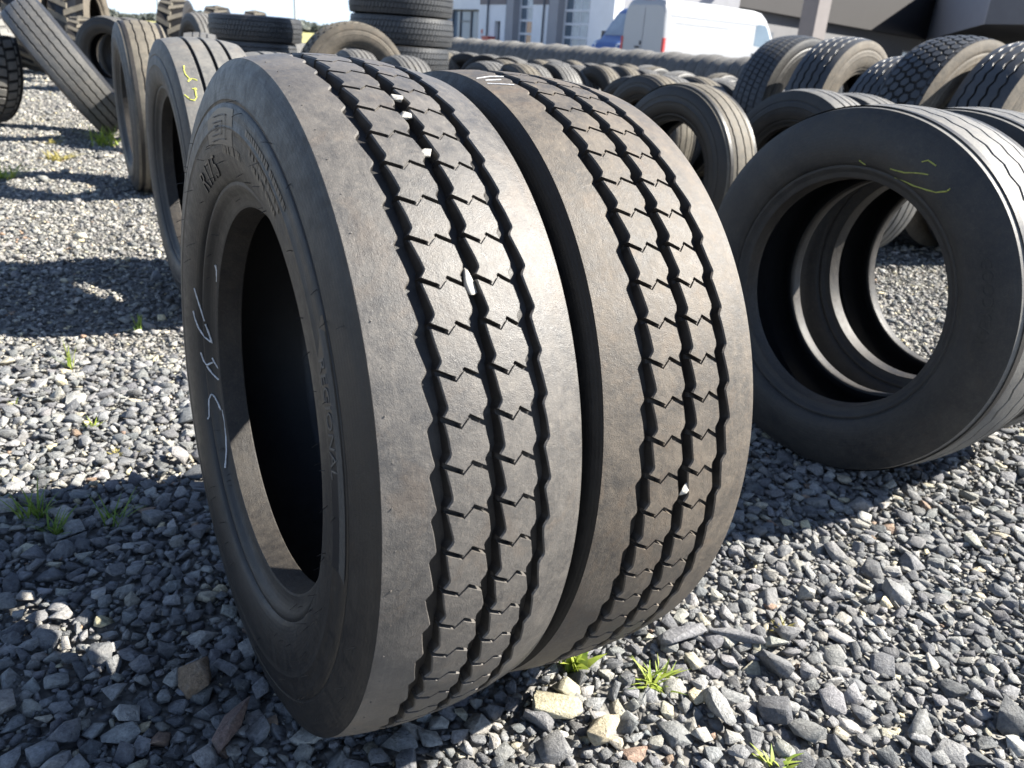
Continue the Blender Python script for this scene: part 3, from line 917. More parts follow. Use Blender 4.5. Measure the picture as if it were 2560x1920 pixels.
# --- raised print on the sidewall of the nearest tyre
def side_x(kind, r):
    pr = kind['prof'][::-1]
    rs = [p[1] for p in pr]
    xs = [p[0] for p in pr]
    return float(np.interp(r, rs, xs)) if rs[0] < rs[-1] else xs[0]

def bent_text(kind, body, r0, a0, size, depth=0.0009, stretch=1.0, rev_=False):
    cu = bpy.data.curves.new('text_src', 'FONT')
    cu.body = body
    cu.size = size
    cu.extrude = depth / 2
    cu.resolution_u = 2
    ob = bpy.data.objects.new('text_src', cu)
    COL.objects.link(ob)
    bpy.context.view_layer.update()
    me = ob.evaluated_get(bpy.context.evaluated_depsgraph_get()).to_mesh()
    V, F = [], [tuple(p.vertices) for p in me.polygons]
    for v in me.vertices:
        r = r0 + v.co.y
        a = R_(a0) + v.co.x * stretch / (r0 + size * 0.35)
        x = -(side_x(kind, r) + 0.0004 + (v.co.z + depth / 2))
        V.append((x, r * math.cos(a), r * math.sin(a)))
    ob.evaluated_get(bpy.context.evaluated_depsgraph_get()).to_mesh_clear()
    bpy.data.objects.remove(ob)
    bpy.data.curves.remove(cu)
    return V, F

def ring_patch(kind, r0, r1, a0, a1, lift, n=24, taper=None):
    V, F = [], []
    for i in range(n + 1):
        f = i / n
        a = R_(a0 + (a1 - a0) * f)
        ra, rb_ = r0, r1
        if taper:
            ra, rb_ = taper(f, r0, r1)
        for k in range(4):
            r = ra + (rb_ - ra) * k / 3
            V.append((-(side_x(kind, r) + lift), r * math.cos(a), r * math.sin(a)))
    for i in range(n):
        for k in range(3):
            F.append((i * 4 + k, i * 4 + k + 1, (i + 1) * 4 + k + 1, (i + 1) * 4 + k))
    return V, F

def on_side(tyre, name, vf, mat, lean, smooth=30, **kw):
    return sub_part(tyre, name, mesh_np(name, vf[0], vf[1], [mat], smooth), 0, lean, 1.0, **kw)

M['print'] = plain('raised_black_print', (0.011, 0.011, 0.012), 0.35, 0.15, 200)
M['print_light'] = plain('worn_grey_print', (0.075, 0.072, 0.066), 0.6, 0.25, 200)
on_side(T1, 'size_marking', bent_text(K1, 'R17.5', 0.292, 56, 0.036, 0.0012, 1.12), M['print'], L1_)
mb = MB()
for row, (r, a0, a1) in enumerate(((0.349, 100, 124), (0.334, 103, 122), (0.322, 105, 121), (0.314, 82, 96))):
    a = a0
    while a < a1:
        wd = random.uniform(0.5, 1.3)
        V, F = ring_patch(K1, r, r + (0.007 if row != 3 else 0.010), a, min(a + wd, a1), 0.0008, 3)
        mb.add(V, F)
        a += wd + random.uniform(0.18, 0.5) + (0.9 if random.random() < 0.18 else 0)
sub_part(T1, 'fine_print', mb.mesh('fine_print', [M['print']]), 0, L1_, kind='stuff')
on_side(T1, 'badge', ring_patch(K1, 0.322, 0.366, 71, 91, 0.0005, 20, lambda f, a, b_: (a + 0.006 * (1 - f), b_ - 0.016 * max(0, 0.4 - f))), M['print'], L1_)
mb = MB()
for k, (r0, r1, a0, a1) in enumerate(((0.330, 0.3315, 74, 86), (0.3575, 0.359, 76, 86), (0.330, 0.359, 85.7, 86.1), (0.336, 0.3373, 75, 83), (0.3505, 0.352, 76, 83), (0.336, 0.352, 82.7, 83.1), (0.341, 0.3425, 77, 80), (0.346, 0.3475, 77, 80))):
    V, F = ring_patch(K1, r0, r1, a0, a1, 0.0013, 6)
    mb.add(V, F)
sub_part(T1, 'badge_lines', mb.mesh('badge_lines', [M['print_light']]), 0, L1_, kind='stuff')
# hatched band with its lettering
on_side(T1, 'hatched_band', ring_patch(K1, 0.3445, 0.3705, 144, 184, 0.0004, 40, lambda f, a, b_: (a + 0.022 * max(0, 0.14 - f) / 0.14, b_)), M['print'], L1_)
mb = MB()
for i in range(150):
    a = 145.5 + i * 0.255
    pts = []
    for k in range(3):
        r = 0.3585 + 0.011 * k / 2
        aa = R_(a + 1.1 * k / 2)
        pts.append((-(side_x(K1, r) + 0.0007), r * math.cos(aa), r * math.sin(aa)))
    mb.tube(pts, 0.00042, 3)
sub_part(T1, 'hatching', mb.mesh('hatching', [M['print_light']]), 0, L1_, kind='stuff')
on_side(T1, 'lettering', bent_text(K1, 'REGIONAL', 0.3465, 149.6, 0.0165, 0.0009, 1.45), M['print_light'], L1_)
on_side(T3, 'brand_lettering', bent_text(K3, 'GOODYEAR', 0.340, 152, 0.030, 0.0008, 1.05), M['side2'], -1.1)
# rubber vent hairs standing off the sidewall, the shoulder and the bead
def hairs(tyre, kind, n, lean, seed, rr=(0.262, 0.415), aa=(20, 330)):
    r_ = random.Random(seed)
    mb = MB()
    for i in range(n):
        r = r_.choice((0.268, 0.300, 0.322, 0.345, 0.372, 0.395)) + r_.uniform(-0.006, 0.006)
        a = R_(r_.uniform(*aa))
        x = -side_x(kind, r)
        p = Vector((x, r * math.cos(a), r * math.sin(a)))
        d = Vector((-1, r_.uniform(-0.5, 0.5), r_.uniform(-0.6, 0.3))).normalized()
        ln = r_.uniform(0.005, 0.013)
        mb.tube([p, p + d * ln * 0.5, p + d * ln + Vector((0, 0, -0.002 * r_.random()))], [0.0005, 0.00045, 0.0003], 3)
    return sub_part(tyre, 'vent_hairs', mb.mesh('vent_hairs', [M['hair']]), 0, lean, kind='stuff')
hairs(T1, K1, 90, L1_, 4)
# little moulding pips along the shoulder
mb = MB()
for i in range(64):
    a = i * TAU / 64 + 0.02
    p = Vector((-0.099 + 0.0015 * math.sin(i * 3.3), 0.4225 * math.cos(a), 0.4225 * math.sin(a)))
    n_ = Vector((0, math.cos(a), math.sin(a)))
    mb.tube([p - n_ * 0.001, p + n_ * 0.0005], [0.0010, 0.0007], 5)
sub_part(T1, 'shoulder_pips', mb.mesh('shoulder_pips', [M['tread']]), 0, L1_, kind='stuff')

# stones wedged in the grooves
def pebble(name, tyre_xyz, scale, label, mat, seed, rot=(0, 0, 0), group=None):
    pv, pf = stone_protos(1, 15, 0.03, seed)[0]
    pv = pv * np.array(scale)
    cc = None
    if isinstance(mat, tuple):
        cc = np.tile(np.array(mat + (1.0,)), (len(pv), 1))
        mat = M['gravel']
    o = link(name, tri_mesh(name, pv, pf, [mat], cc), None)
    o.location = tyre_xyz
    o.rotation_euler = rot
    o['label'] = label
    o['category'] = 'stone'
    if group:
        o['group'] = group
    return o
def groove_pt(x, y, yaw, lean, hub, lx, r, a):
    Mx = Matrix.Translation((x, y, 0)) @ Matrix.Rotation(R_(yaw), 4, 'Z') @ Matrix.Translation((0, 0, hub)) @ Matrix.Rotation(R_(-lean), 4, 'Y')
    return (Mx @ Vector((lx, r * math.cos(R_(a)), r * math.sin(R_(a))))), Mx.to_euler()
gS = 'pale stones wedged in the tread grooves'
for (T, lx, r, a, sc_, lb, kd) in ((1, 0.0030, 0.431, 112.4, (0.014, 0.015, 0.014), 'small pale stone highest in the middle groove of the nearest tyre', 1),
                                   (1, 0.0010, 0.429, 116.2, (0.017, 0.022, 0.020), 'round white stone wedged in the groove near the top of the nearest tyre', 2),
                                   (1, -0.0015, 0.430, 124.4, (0.016, 0.021, 0.018), 'white stone in the middle groove just below the round white one', 3),
                                   (1, 0.0020, 0.428, 143.6, (0.016, 0.038, 0.026), 'large bright white stone stuck half way up the nearest tyre tread', 4),
                                   (1, -0.0070, 0.425, 187.0, (0.014, 0.020, 0.018), 'grey white stone deep in the groove low on the nearest tyre', 5),
                                   (1, -0.0090, 0.427, 191.4, (0.013, 0.018, 0.016), 'lowest white stone in the groove of the nearest tyre', 6),
                                   (2, 0.0040, 0.424, 176.8, (0.016, 0.024, 0.020), 'white stone wedged in the tread of the second front tyre', 7)):
    if T == 1:
        p, e = groove_pt(-0.2443, 0.9961, 33.43, -2.08, T1['hub'], lx, r, a)
    else:
        p, e = groove_pt(-0.0380, 1.1242, 32.94, -3.26, T2['hub'], lx, r, a)
    pebble('wedged_stone', p, sc_, lb, M['pale_stone'], 40 + kd, (R_(a - 90), 0, e.z), gS)

# a few bigger stones that stand out of the gravel
for i, (x, y, s, lb, colr) in enumerate(((0.095, 0.885, (0.085, 0.07, 0.05), 'large cream stone in the gravel below the second front tyre', (0.46, 0.42, 0.30)),
                                          (0.165, 0.845, (0.075, 0.055, 0.05), 'tall tan stone beside the large cream stone', (0.40, 0.35, 0.25)),
                                          (0.335, 0.905, (0.085, 0.06, 0.04), 'flat light grey slab right of the yellow green weed', (0.33, 0.33, 0.32)),
                                          (0.40, 1.06, (0.095, 0.06, 0.045), 'long grey stone lying on the lit gravel right of the tyres', (0.20, 0.20, 0.21)),
                                          (0.31, 1.055, (0.09, 0.055, 0.045), 'flat dark stone left of the long grey stone', (0.22, 0.22, 0.23)),
                                          (-0.345, 0.80, (0.085, 0.06, 0.05), 'reddish brown stone in the shade in front of the nearest tyre', (0.20, 0.14, 0.12)),
                                          (-0.425, 0.885, (0.075, 0.06, 0.055), 'rust stained stone in the shade left of the nearest tyre', (0.24, 0.17, 0.11)))):
    pebble('stone', (x, y, 0.012), s, lb, colr, 70 + i, (0.15 * i, 0.1, 0.9 * i), 'larger stones lying in the gravel')

# ------------------------------------------------------------------ grass and weeds
def tuft(name, x, y, label, mat, n, h, spread, wid, seed, cat='grass tuft', curl=0.6):
    r_ = random.Random(seed)
    mb = MB()
    for i in range(n):
        a = r_.uniform(0, TAU)
        b0 = Vector((r_.uniform(-1, 1), r_.uniform(-1, 1), 0)) * spread * 0.25
        d = Vector((math.cos(a), math.sin(a), 0))
        ln = h * r_.uniform(0.5, 1.1)
        lean_ = r_.uniform(0.1, 1.0) * curl
        side = Vector((-d.y, d.x, 0))
        V = []
        for k in range(5):
            f = k / 4
            p = b0 + d * (spread * lean_ * f * f * 1.2 + spread * 0.25 * f) + Vector((0, 0, ln * (f - 0.35 * lean_ * f * f) - 0.01))
            w_ = wid * (1 - f) ** 0.7 * 0.5 * (1.0 if k else 0.7)
            V += [p - side * w_, p + side * w_ + Vector((0, 0, w_ * 0.4))]
        mb.add(V, [(2 * k, 2 * k + 1, 2 * k + 3, 2 * k + 2) for k in range(4)])
    o = mb.obj(name, mat, None, 0)
    o.location = (x, y, 0.0)
    o['label'] = label
    o['category'] = cat
    return o
tuft('grass_tuft', -0.885, 1.265, 'dark green grass tuft in the shade at the left edge, tallest of three', M['grass'], 26, 0.085, 0.06, 0.006, 1)
tuft('grass_tuft', -0.825, 1.225, 'small dark grass tuft in the shade between two taller ones', M['grass'], 20, 0.06, 0.05, 0.005, 2)
tuft('grass_tuft', -0.735, 1.265, 'wispy grass tuft in the shade closest to the nearest tyre', M['grass'], 16, 0.075, 0.06, 0.005, 3)
tuft('grass_tuft', -1.15, 2.27, 'short grass tuft at the edge of the shadow with the bright patch', M['grass'], 12, 0.075, 0.03, 0.008, 4)
tuft('grass_tuft', -1.20, 1.98, 'thin pale grass on the lit gravel left of the nearest tyre, farthest of two', M['weed'], 14, 0.09, 0.04, 0.004, 5)
tuft('weed', -0.97, 1.64, 'small yellow green weed on the lit gravel beside the nearest tyre', M['weed'], 16, 0.035, 0.035, 0.006, 6, 'weed')
tuft('weed', -0.845, 1.52, 'flat moss-like weed at the border of the nearest tyre shadow', M['dry'], 22, 0.016, 0.045, 0.008, 7, 'weed')
tuft('weed', -1.20, 1.72, 'tiny weed on the lit gravel near the left edge', M['weed'], 10, 0.03, 0.025, 0.006, 17, 'weed')
tuft('weed', 0.132, 0.975, 'bright green broad-leaved weed at the foot of the second front tyre', M['weed'], 16, 0.05, 0.045, 0.018, 8, 'weed')
tuft('grass_tuft', 0.11, 0.985, 'single upright grass stalks beside the broad-leaved weed', M['grass'], 5, 0.055, 0.03, 0.004, 18)
tuft('weed', 0.255, 0.955, 'spiky yellow green weed on the lit gravel in front of the tyres', M['weed'], 34, 0.035, 0.06, 0.006, 9, 'weed')
tuft('weed', 0.225, 1.10, 'little pale weed close under the second front tyre', M['weed'], 10, 0.02, 0.025, 0.008, 10, 'weed')
tuft('weed', 0.49, 1.10, 'dry brownish weed on the gravel right of the tyres', M['dry'], 16, 0.02, 0.03, 0.007, 11, 'weed')
tuft('weed', 0.40, 0.81, 'low green weed at the bottom edge on the lit gravel', M['weed'], 20, 0.02, 0.05, 0.010, 12, 'weed')
tuft('grass_tuft', -3.12, 6.02, 'sunlit yellow green grass at the foot of the leaning tyre', M['weed'], 60, 0.16, 0.30, 0.012, 13)
tuft('weed', -3.05, 5.25, 'yellowish weed beside the shadow left of the brownish tyre', M['dry'], 34, 0.06, 0.20, 0.016, 14, 'weed')
tuft('grass_tuft', -2.95, 4.50, 'sparse grass on lit gravel at the left edge', M['weed'], 40, 0.10, 0.22, 0.010, 15)
tuft('weed', -3.45, 5.9, 'pale weed in the gravel under the leaning tyre', M['dry'], 24, 0.05, 0.16, 0.012, 16, 'weed')

# ------------------------------------------------------------------ the white workshop building
BX, BY, BA = 3.86, 45.68, 123.5
bld = thing('workshop_building', 'white workshop building with glazed roller doors behind the rows of tyres', 'building', (BX, BY, 0), R_(BA))
def bbox(name, mat, boxes, parent=bld, **kw):
    mb = MB()
    for b_ in boxes:
        mb.box(*b_)
    return mb.obj(name, mat, parent, None, **kw)
BH = 7.5
for b_ in ((0, 2.1, -0.6, 0, 0, BH), (6.1, 7.7, -0.6, 0, 0, 3.15), (10.8, 11.35, -0.6, 0, 0, 3.15), (12.05, 14.15, -0.6, 0, 0, 3.15), (11.35, 12.05, -0.6, 0, 2.2, 3.15),
                                  (14.15, 18.3, -0.6, 0, 2.86, BH), (18.3, 18.65, -0.6, 0, 0, BH), (14.0, 14.15, -0.6, 0.001, 3.15, BH), (14.15, 18.3, -0.6, 0, 0, 0.25), (18.25, 18.65, -9, -0.6, 0, BH)):
    bbox('wall', M['wall_white'], [b_])
bbox('cladding', M['cladding'], [(6.1, 7.7, -0.6, 0.03, 3.152, BH), (10.8, 14.0, -0.6, 0.03, 3.152, BH)])
bbox('shade_grey_reveal', M['wall_grey'], [(5.15, 6.1, -0.9, -0.03, 0, BH), (9.95, 10.8, -0.9, -0.03, 0, BH), (2.1, 5.15, -0.9, -0.05, 4.3, BH), (7.7, 9.95, -0.9, -0.05, 4.3, BH)])  # grey paints in the shade on the unlit reveal faces
bbox('side_wall', M['wall_grey'], [(0, 0.3, -9, -0.601, 0, BH)])
bbox('flat_roof', M['dark_metal'], [(-0.05, 18.7, -9.1, 0.05, BH, BH + 0.25)])
def garage_door(t0, t1, pitch, zoff, cols, warm):
    f = bbox('garage_door', M['frame_white'], [(t0, t0 + 0.1, -0.62, -0.5, 0, 4.3), (t1 - 0.1, t1, -0.62, -0.5, 0, 4.3)])
    n = 6
    for k in range(n):
        z0 = zoff + pitch * k
        if z0 > 4.2:
            break
        bbox('rail', M['frame_white'], [(t0 + 0.1, t1 - 0.1, -0.61, -0.52, z0, z0 + 0.13)], f)
        for j in range(cols):
            wd = (t1 - t0 - 0.2) / cols
            a = t0 + 0.1 + wd * j
            gm = M['glass_warm'] if (k, j) in warm else (M['glass_light'] if (j in (1, 2) and cols > 3) or (cols == 3 and j < 2) else M['glass'])
            bbox('pane', gm, [(a + 0.03, a + wd - 0.03, -0.60, -0.57, z0 + 0.13, z0 + pitch)], f)
            bbox('mullion', M['frame_white'], [(a - 0.03, a + 0.03, -0.605, -0.55, z0 + 0.13, z0 + pitch)], f)
    bbox('bottom_panel', M['frame_white'], [(t0 + 0.1, t1 - 0.1, -0.60, -0.54, 0, zoff)], f)
garage_door(2.1, 5.15, 0.70, 0.72, 4, ())
garage_door(7.7, 9.95, 0.75, 0.74, 3, ((1, 1), (0, 1)))
d = bbox('door', M['dark_metal'], [(11.35, 12.05, -0.35, -0.28, 0, 2.2)])
bbox('door_handle', M['frame_white'], [(11.45, 11.5, -0.28, -0.22, 1.0, 1.15)], d)
wn = bbox('glazed_front', M['dark_metal'], [(14.15, 14.25, -0.4, -0.25, 0.25, 2.86), (15.6, 15.72, -0.4, -0.25, 0.25, 2.86), (17.1, 17.22, -0.4, -0.25, 0.25, 2.86), (18.2, 18.3, -0.4, -0.25, 0.25, 2.86), (14.25, 18.2, -0.4, -0.26, 2.74, 2.86), (14.25, 18.2, -0.4, -0.26, 0.85, 0.95), (15.72, 17.1, -0.4, -0.26, 2.1, 2.18)])
for a, b_ in ((14.25, 15.6), (15.72, 17.1), (17.22, 18.2)):
    bbox('pane', M['glass'], [(a, b_, -0.36, -0.33, 0.25, 2.74)], wn)
for a in (6.42, 12.86):
    mb = MB()
    mb.tube([(a, 0.09, 0), (a, 0.09, BH)], 0.06, 8)
    mb.obj('downpipe', M['dark_metal'], bld, 40)
rotB = Matrix.Translation((BX, BY, 0)) @ Matrix.Rotation(R_(BA), 4, 'Z')
p = rotB @ Vector((12.2, 0.35, 0))
t = thing('red_crate', 'red box on a stand beside the grey workshop door', 'crate', p, R_(BA))
mb = MB(); mb.box(-0.45, 0.42, -0.25, 0.25, 0.62, 1.22); mb.box(-0.48, 0.45, -0.28, 0.28, 1.222, 1.28); mb.obj('box', M['red'], t)
mb = MB(); [mb.box(x - 0.03, x + 0.03, y - 0.03, y + 0.03, 0, 0.62) for x in (-0.4, 0.37) for y in (-0.2, 0.2)]; mb.obj('stand', M['dark_metal'], t)
p = rotB @ Vector((13.6, 0.004, 1.57))
t = thing('wall_sign', 'small red and white sign on the workshop wall', 'sign', p, R_(BA))
mb = MB(); mb.box(-0.16, 0.16, 0, 0.02, -0.2, 0.2); mb.obj('plate', M['frame_white'], t)
mb = MB(); mb.box(-0.11, 0.11, 0.02, 0.03, -0.14, 0.10); mb.obj('red_panel', M['red'], t)

# ------------------------------------------------------------------ the dark clad building on the right
CZ = 4.05
cp = thing('dark_building', 'dark clad building with overhanging upper storey and pale pillar on the right', 'building', (15.2, 48.94, 0))
def block(nm, outl, z0, z1, mat):
    n = len(outl)
    V = [(x - 15.2, y - 48.94, z0) for x, y in outl] + [(x - 15.2, y - 48.94, z1) for x, y in outl]
    F = [tuple(range(n))[::-1], tuple(range(n, 2 * n))] + [(i, (i + 1) % n, n + (i + 1) % n, n + i) for i in range(n)]
    return link(nm, mesh_np(nm, V, F, [mat]), cp)
block('upper_storey', [(4.7, 46.4), (38.1, 86.2), (27.6, 54.9), (28.9, 52.2), (60, 62), (60, 110), (36, 108), (-2, 60)], CZ, 9.0, M['soffit'])
block('side_wall', [(38.05, 86.1), (27.53, 54.88), (27.47, 54.90), (37.98, 86.15)], CZ - 0.02, 8.99, M['wall_grey'])  # lighter sheet over the unlit face, its colour making up for the shade
block('lightened_end_wall', [(27.5, 54.86), (28.85, 52.1), (60.0, 61.92), (60.0, 62.0), (28.9, 52.2), (27.6, 54.9)], CZ - 0.018, 8.985, M['wall_dim'])  # lighter sheet again, colour raised where the sun only grazes
block('ground_floor', [(4.3, 46.75), (37.7, 86.6), (36, 107.5), (-1.6, 60.2)], 0, CZ - 0.003, M['wall_dim'])
block('roof_edge', [(4.6, 46.2), (38.15, 86.0), (27.5, 54.7), (28.8, 52.0), (60.2, 61.8), (60.2, 110.2), (36, 108.2), (-2.2, 60.2)], 9.002, 9.35, M['dark_metal'])
def rbox(cx, cy, hx_, hy_, z0, z1, ang):
    mb = MB()
    c_, s_ = math.cos(R_(ang)), math.sin(R_(ang))
    V = [(cx + x * c_ - y * s_, cy + x * s_ + y * c_, z) for z in (z0, z1) for y in (-hy_, hy_) for x in (-hx_, hx_)]
    mb.add(V, [(0, 2, 3, 1), (4, 5, 7, 6), (0, 1, 5, 4), (2, 6, 7, 3), (0, 4, 6, 2), (1, 3, 7, 5)])
    return mb
rbox(0, 0, 0.52, 0.52, 0, 8.6, 35).obj('pillar', M['pinkish'], cp)
mb = MB()
mb.tube([(0, 0.4, 8.3), (-5.0, 9.5, 8.3)], 0.3, 8)
mb.obj('tie_beam', M['dark_metal'], cp)
for f0 in (0.30, 0.52, 0.74, 0.90):
    fa, fb = f0, f0 + 0.06
    P = [(4.3 + 33.4 * f - 15.2 + 0.766 * o_, 46.75 + 39.85 * f - 48.94 - 0.643 * o_) for o_ in (0.004, 0.07) for f in (fa, fb)]
    mb = MB()
    mb.add([(x, y, z) for z in (1.2, 2.9) for x, y in P], [(0, 1, 3, 2), (4, 6, 7, 5), (0, 4, 5, 1), (2, 3, 7, 6), (0, 2, 6, 4), (1, 5, 7, 3)])
    fr_ = mb.obj('window', M['dark_metal'], cp)
    g_ = 0.006
    P = [(4.3 + 33.4 * f - 15.2 + 0.766 * o_, 46.75 + 39.85 * f - 48.94 - 0.643 * o_) for o_ in (0.074, 0.09) for f in (fa + g_, fb - g_)]
    mb = MB()
    mb.add([(x, y, z) for z in (1.35, 2.75) for x, y in P], [(0, 1, 3, 2), (4, 6, 7, 5), (0, 4, 5, 1), (2, 3, 7, 6), (0, 2, 6, 4), (1, 5, 7, 3)])
    mb.obj('pane', M['glass'], fr_)
for i in range(2):
    t = thing('blue_barrel', ('pale blue barrel under the dark upper storey, left one', 'pale blue barrel under the dark upper storey, right one')[i], 'barrel', (35.4 + 0.9 * i, 81.2 + 0.8 * i, 0), 0, 'barrels under the dark upper storey')
    q = rev([(0.0, 0.02), (0.0, 0.36), (0.05, 0.40), (0.55, 0.39), (0.6, 0.41), (0.65, 0.39), (1.15, 0.39), (1.2, 0.41), (1.75, 0.38), (1.8, 0.34), (1.8, 0.02)], 24, M['cyan'], 'drum')
    o = link('drum', q, t); o.rotation_euler = (0, -math.pi / 2, 0)

# ------------------------------------------------------------------ vans
def van(name, x, y, ang, paint, label, tail=True):
    t = thing(name, label, 'van', (x, y, 0), R_(ang), 'vans parked by the workshop')
    t.scale = (1.13, 1.0, 0.965)
    st = [(0.0, 2.50, 0.97), (0.03, 2.62, 0.99), (0.10, 2.70, 1.0), (0.4, 2.73, 1.0), (2.2, 2.745, 1.0), (4.2, 2.72, 1.0), (4.55, 2.66, 1.0), (4.75, 2.52, 1.0), (4.95, 2.22, 1.0), (5.15, 1.88, 0.99), (5.32, 1.58, 0.98),
          (5.45, 1.44, 0.96), (5.70, 1.33, 0.92), (5.88, 1.20, 0.86), (5.97, 0.98, 0.80), (6.0, 0.70, 0.76)]
    fr = [0.0, 0.13, 0.30, 0.47, 0.60, 0.74, 0.86, 0.94, 0.985, 1.0]
    def hw(h):
        return 1.0 if h < 1.25 else 1.0 - 0.115 * ((h - 1.25) / 1.5) ** 1.25
    rings = []
    for (s, ht, k) in st:
        half = []
        for f in fr:
            h = 0.38 + (ht - 0.38) * f
            q = hw(h) * k
            if f > 0.9:
                q *= {0.94: 0.965, 0.985: 0.86, 1.0: 0.62}[f]
            if f == 0.0:
                q *= 0.96
            half.append((q, h))
        rings.append([(s, q, h) for q, h in half] + [(s, -q, h) for q, h in half[::-1]])
    m_ = len(rings[0])
    V = [p for r in rings for p in r]
    F = [(i * m_ + j, i * m_ + (j + 1) % m_, (i + 1) * m_ + (j + 1) % m_, (i + 1) * m_ + j) for i in range(len(rings) - 1) for j in range(m_)]
    F += [tuple(range(m_)), tuple((len(rings) - 1) * m_ + j for j in range(m_))[::-1]]
    link('body', mesh_np('body', V, F, [paint], 32), t)
    def strip(nm, mat, s0, s1, h0, h1, side, lift=0.006, th=0.02):
        mb = MB()
        V = []
        for dz in (0.0, th):
            for s in (s0, s1):
                for h in (h0, h1):
                    V.append((s, side * (hw(h) + lift - th + dz), h))
        mb.add(V, [(0, 1, 3, 2), (4, 6, 7, 5), (0, 2, 6, 4), (1, 5, 7, 3), (0, 4, 5, 1), (2, 3, 7, 6)])
        return mb.obj(nm, mat, t)
    for sd_ in (-1, 1):
        # cab side window follows the pillar
        mb = MB()
        P2 = [(4.18, 1.50), (4.98, 1.42), (5.06, 1.62), (4.80, 2.10), (4.68, 2.22), (4.22, 2.24)]
        V = [(s, sd_ * (hw(h) + 0.006), h) for s, h in P2] + [(s, sd_ * (hw(h) - 0.02), h) for s, h in P2]
        mb.add(V, [tuple(range(6)), tuple(range(6, 12))[::-1]] + [(i, (i + 1) % 6, 6 + (i + 1) % 6, 6 + i) for i in range(6)])
        mb.obj('side_window', M['glass'], t)
        strip('rub_strip', M['van_white'] if paint is M['van_white'] else M['dark_trim'], 0.55, 1.75, 1.02, 1.07, sd_, 0.02, 0.03)
        strip('rub_strip', M['van_white'] if paint is M['van_white'] else M['dark_trim'], 1.9, 3.0, 1.02, 1.07, sd_, 0.02, 0.03)
        for s in (3.02, 4.08):
            strip('door_seam', M['wall_grey'], s, s + 0.015, 0.6, 2.45, sd_, 0.002, 0.008)
        strip('roof_crease', M['van_white'] if paint is M['van_white'] else paint, 0.3, 4.3, 2.20, 2.24, sd_, 0.010, 0.02)
        strip('panel_crease', M['van_white'] if paint is M['van_white'] else paint, 0.5, 2.9, 1.98, 2.01, sd_, 0.010, 0.02)
        strip('door_handle', M['dark_trim'], 4.15, 4.32, 1.18, 1.23, sd_, 0.03, 0.03)
        mb = MB(); mb.box(-0.015, 0.06, sd_ * 0.985 - 0.06, sd_ * 0.985 + 0.035, 0.98, 1.48); mb.obj('tail_light', M['red'], t)
        mb = MB(); mb.box(5.0, 5.18, sd_ * 1.1 - 0.11, sd_ * 1.1 + 0.11, 1.38, 1.72); mb.obj('mirror', M['dark_trim'], t)
        mb = MB()
        mb.add([(5.62, sd_ * 0.60, 1.10), (5.62, sd_ * 0.92, 1.12), (5.86, sd_ * 0.86, 1.06), (5.95, sd_ * 0.58, 1.02), (5.60, sd_ * 0.60, 1.32), (5.56, sd_ * 0.925, 1.36), (5.80, sd_ * 0.875, 1.27), (5.90, sd_ * 0.60, 1.22)],
               [(0, 1, 2, 3), (4, 7, 6, 5), (0, 4, 5, 1), (1, 5, 6, 2), (2, 6, 7, 3), (3, 7, 4, 0)])
        mb.obj('headlight', M['lamp_clear'], t)
        for s in (1.15, 4.95):
            wv = rev([(0, 0.0), (0, 0.21), (0.03, 0.22), (0.03, 0.23), (0.0, 0.24), (-0.02, 0.33), (-0.2, 0.33), (-0.2, 0.0)], 28, M['dark_trim'], 'wheel')
            o = link('wheel', wv, t); o.location = (s, sd_ * 0.94, 0.33); o.rotation_euler = (0, 0, sd_ * math.pi / 2)
            h_ = rev([(0.004, 0.0), (0.012, 0.12), (0.004, 0.205)], 24, M['rim'], 'rim')
            h_ = link('rim', h_, o)
    # windscreen, rear doors
    mb = MB()
    mb.add([(5.36, -0.80, 1.575), (5.36, 0.80, 1.575), (4.84, 0.74, 2.42), (4.84, -0.74, 2.42), (5.345, -0.80, 1.555), (5.345, 0.80, 1.555), (4.81, 0.74, 2.40), (4.81, -0.74, 2.40)],
           [(0, 1, 2, 3), (4, 7, 6, 5), (0, 4, 5, 1), (1, 5, 6, 2), (2, 6, 7, 3), (3, 7, 4, 0)])
    mb.obj('windscreen', M['glass_light'], t)
    mb = MB(); mb.box(-0.012, -0.001, -0.008, 0.008, 0.55, 2.42); mb.obj('door_seam', M['wall_grey'], t)
    mb = MB(); mb.box(-0.04, -0.002, 0.10, 0.30, 1.12, 1.18); mb.box(-0.03, -0.002, 0.04, 0.09, 1.22, 1.36); mb.obj('rear_handle', M['dark_trim'], t)
    mb = MB(); mb.box(0.05, 0.16, -0.18, 0.18, 2.712, 2.765); mb.obj('brake_light', M['red'], t)
    mb = MB(); mb.box(-0.06, 0.1, -0.95, 0.95, 0.34, 0.58); mb.obj('bumper', M['dark_trim'], t)
    return t
van('white_van', 3.56, 29.74, 38, M['van_white'], 'white high-roof panel van seen from its rear corner behind the tyres')
van('blue_van', 7.95, 38.3, 38 + 180, M['van_blue'], 'blue van facing the viewer, half hidden behind the white van')

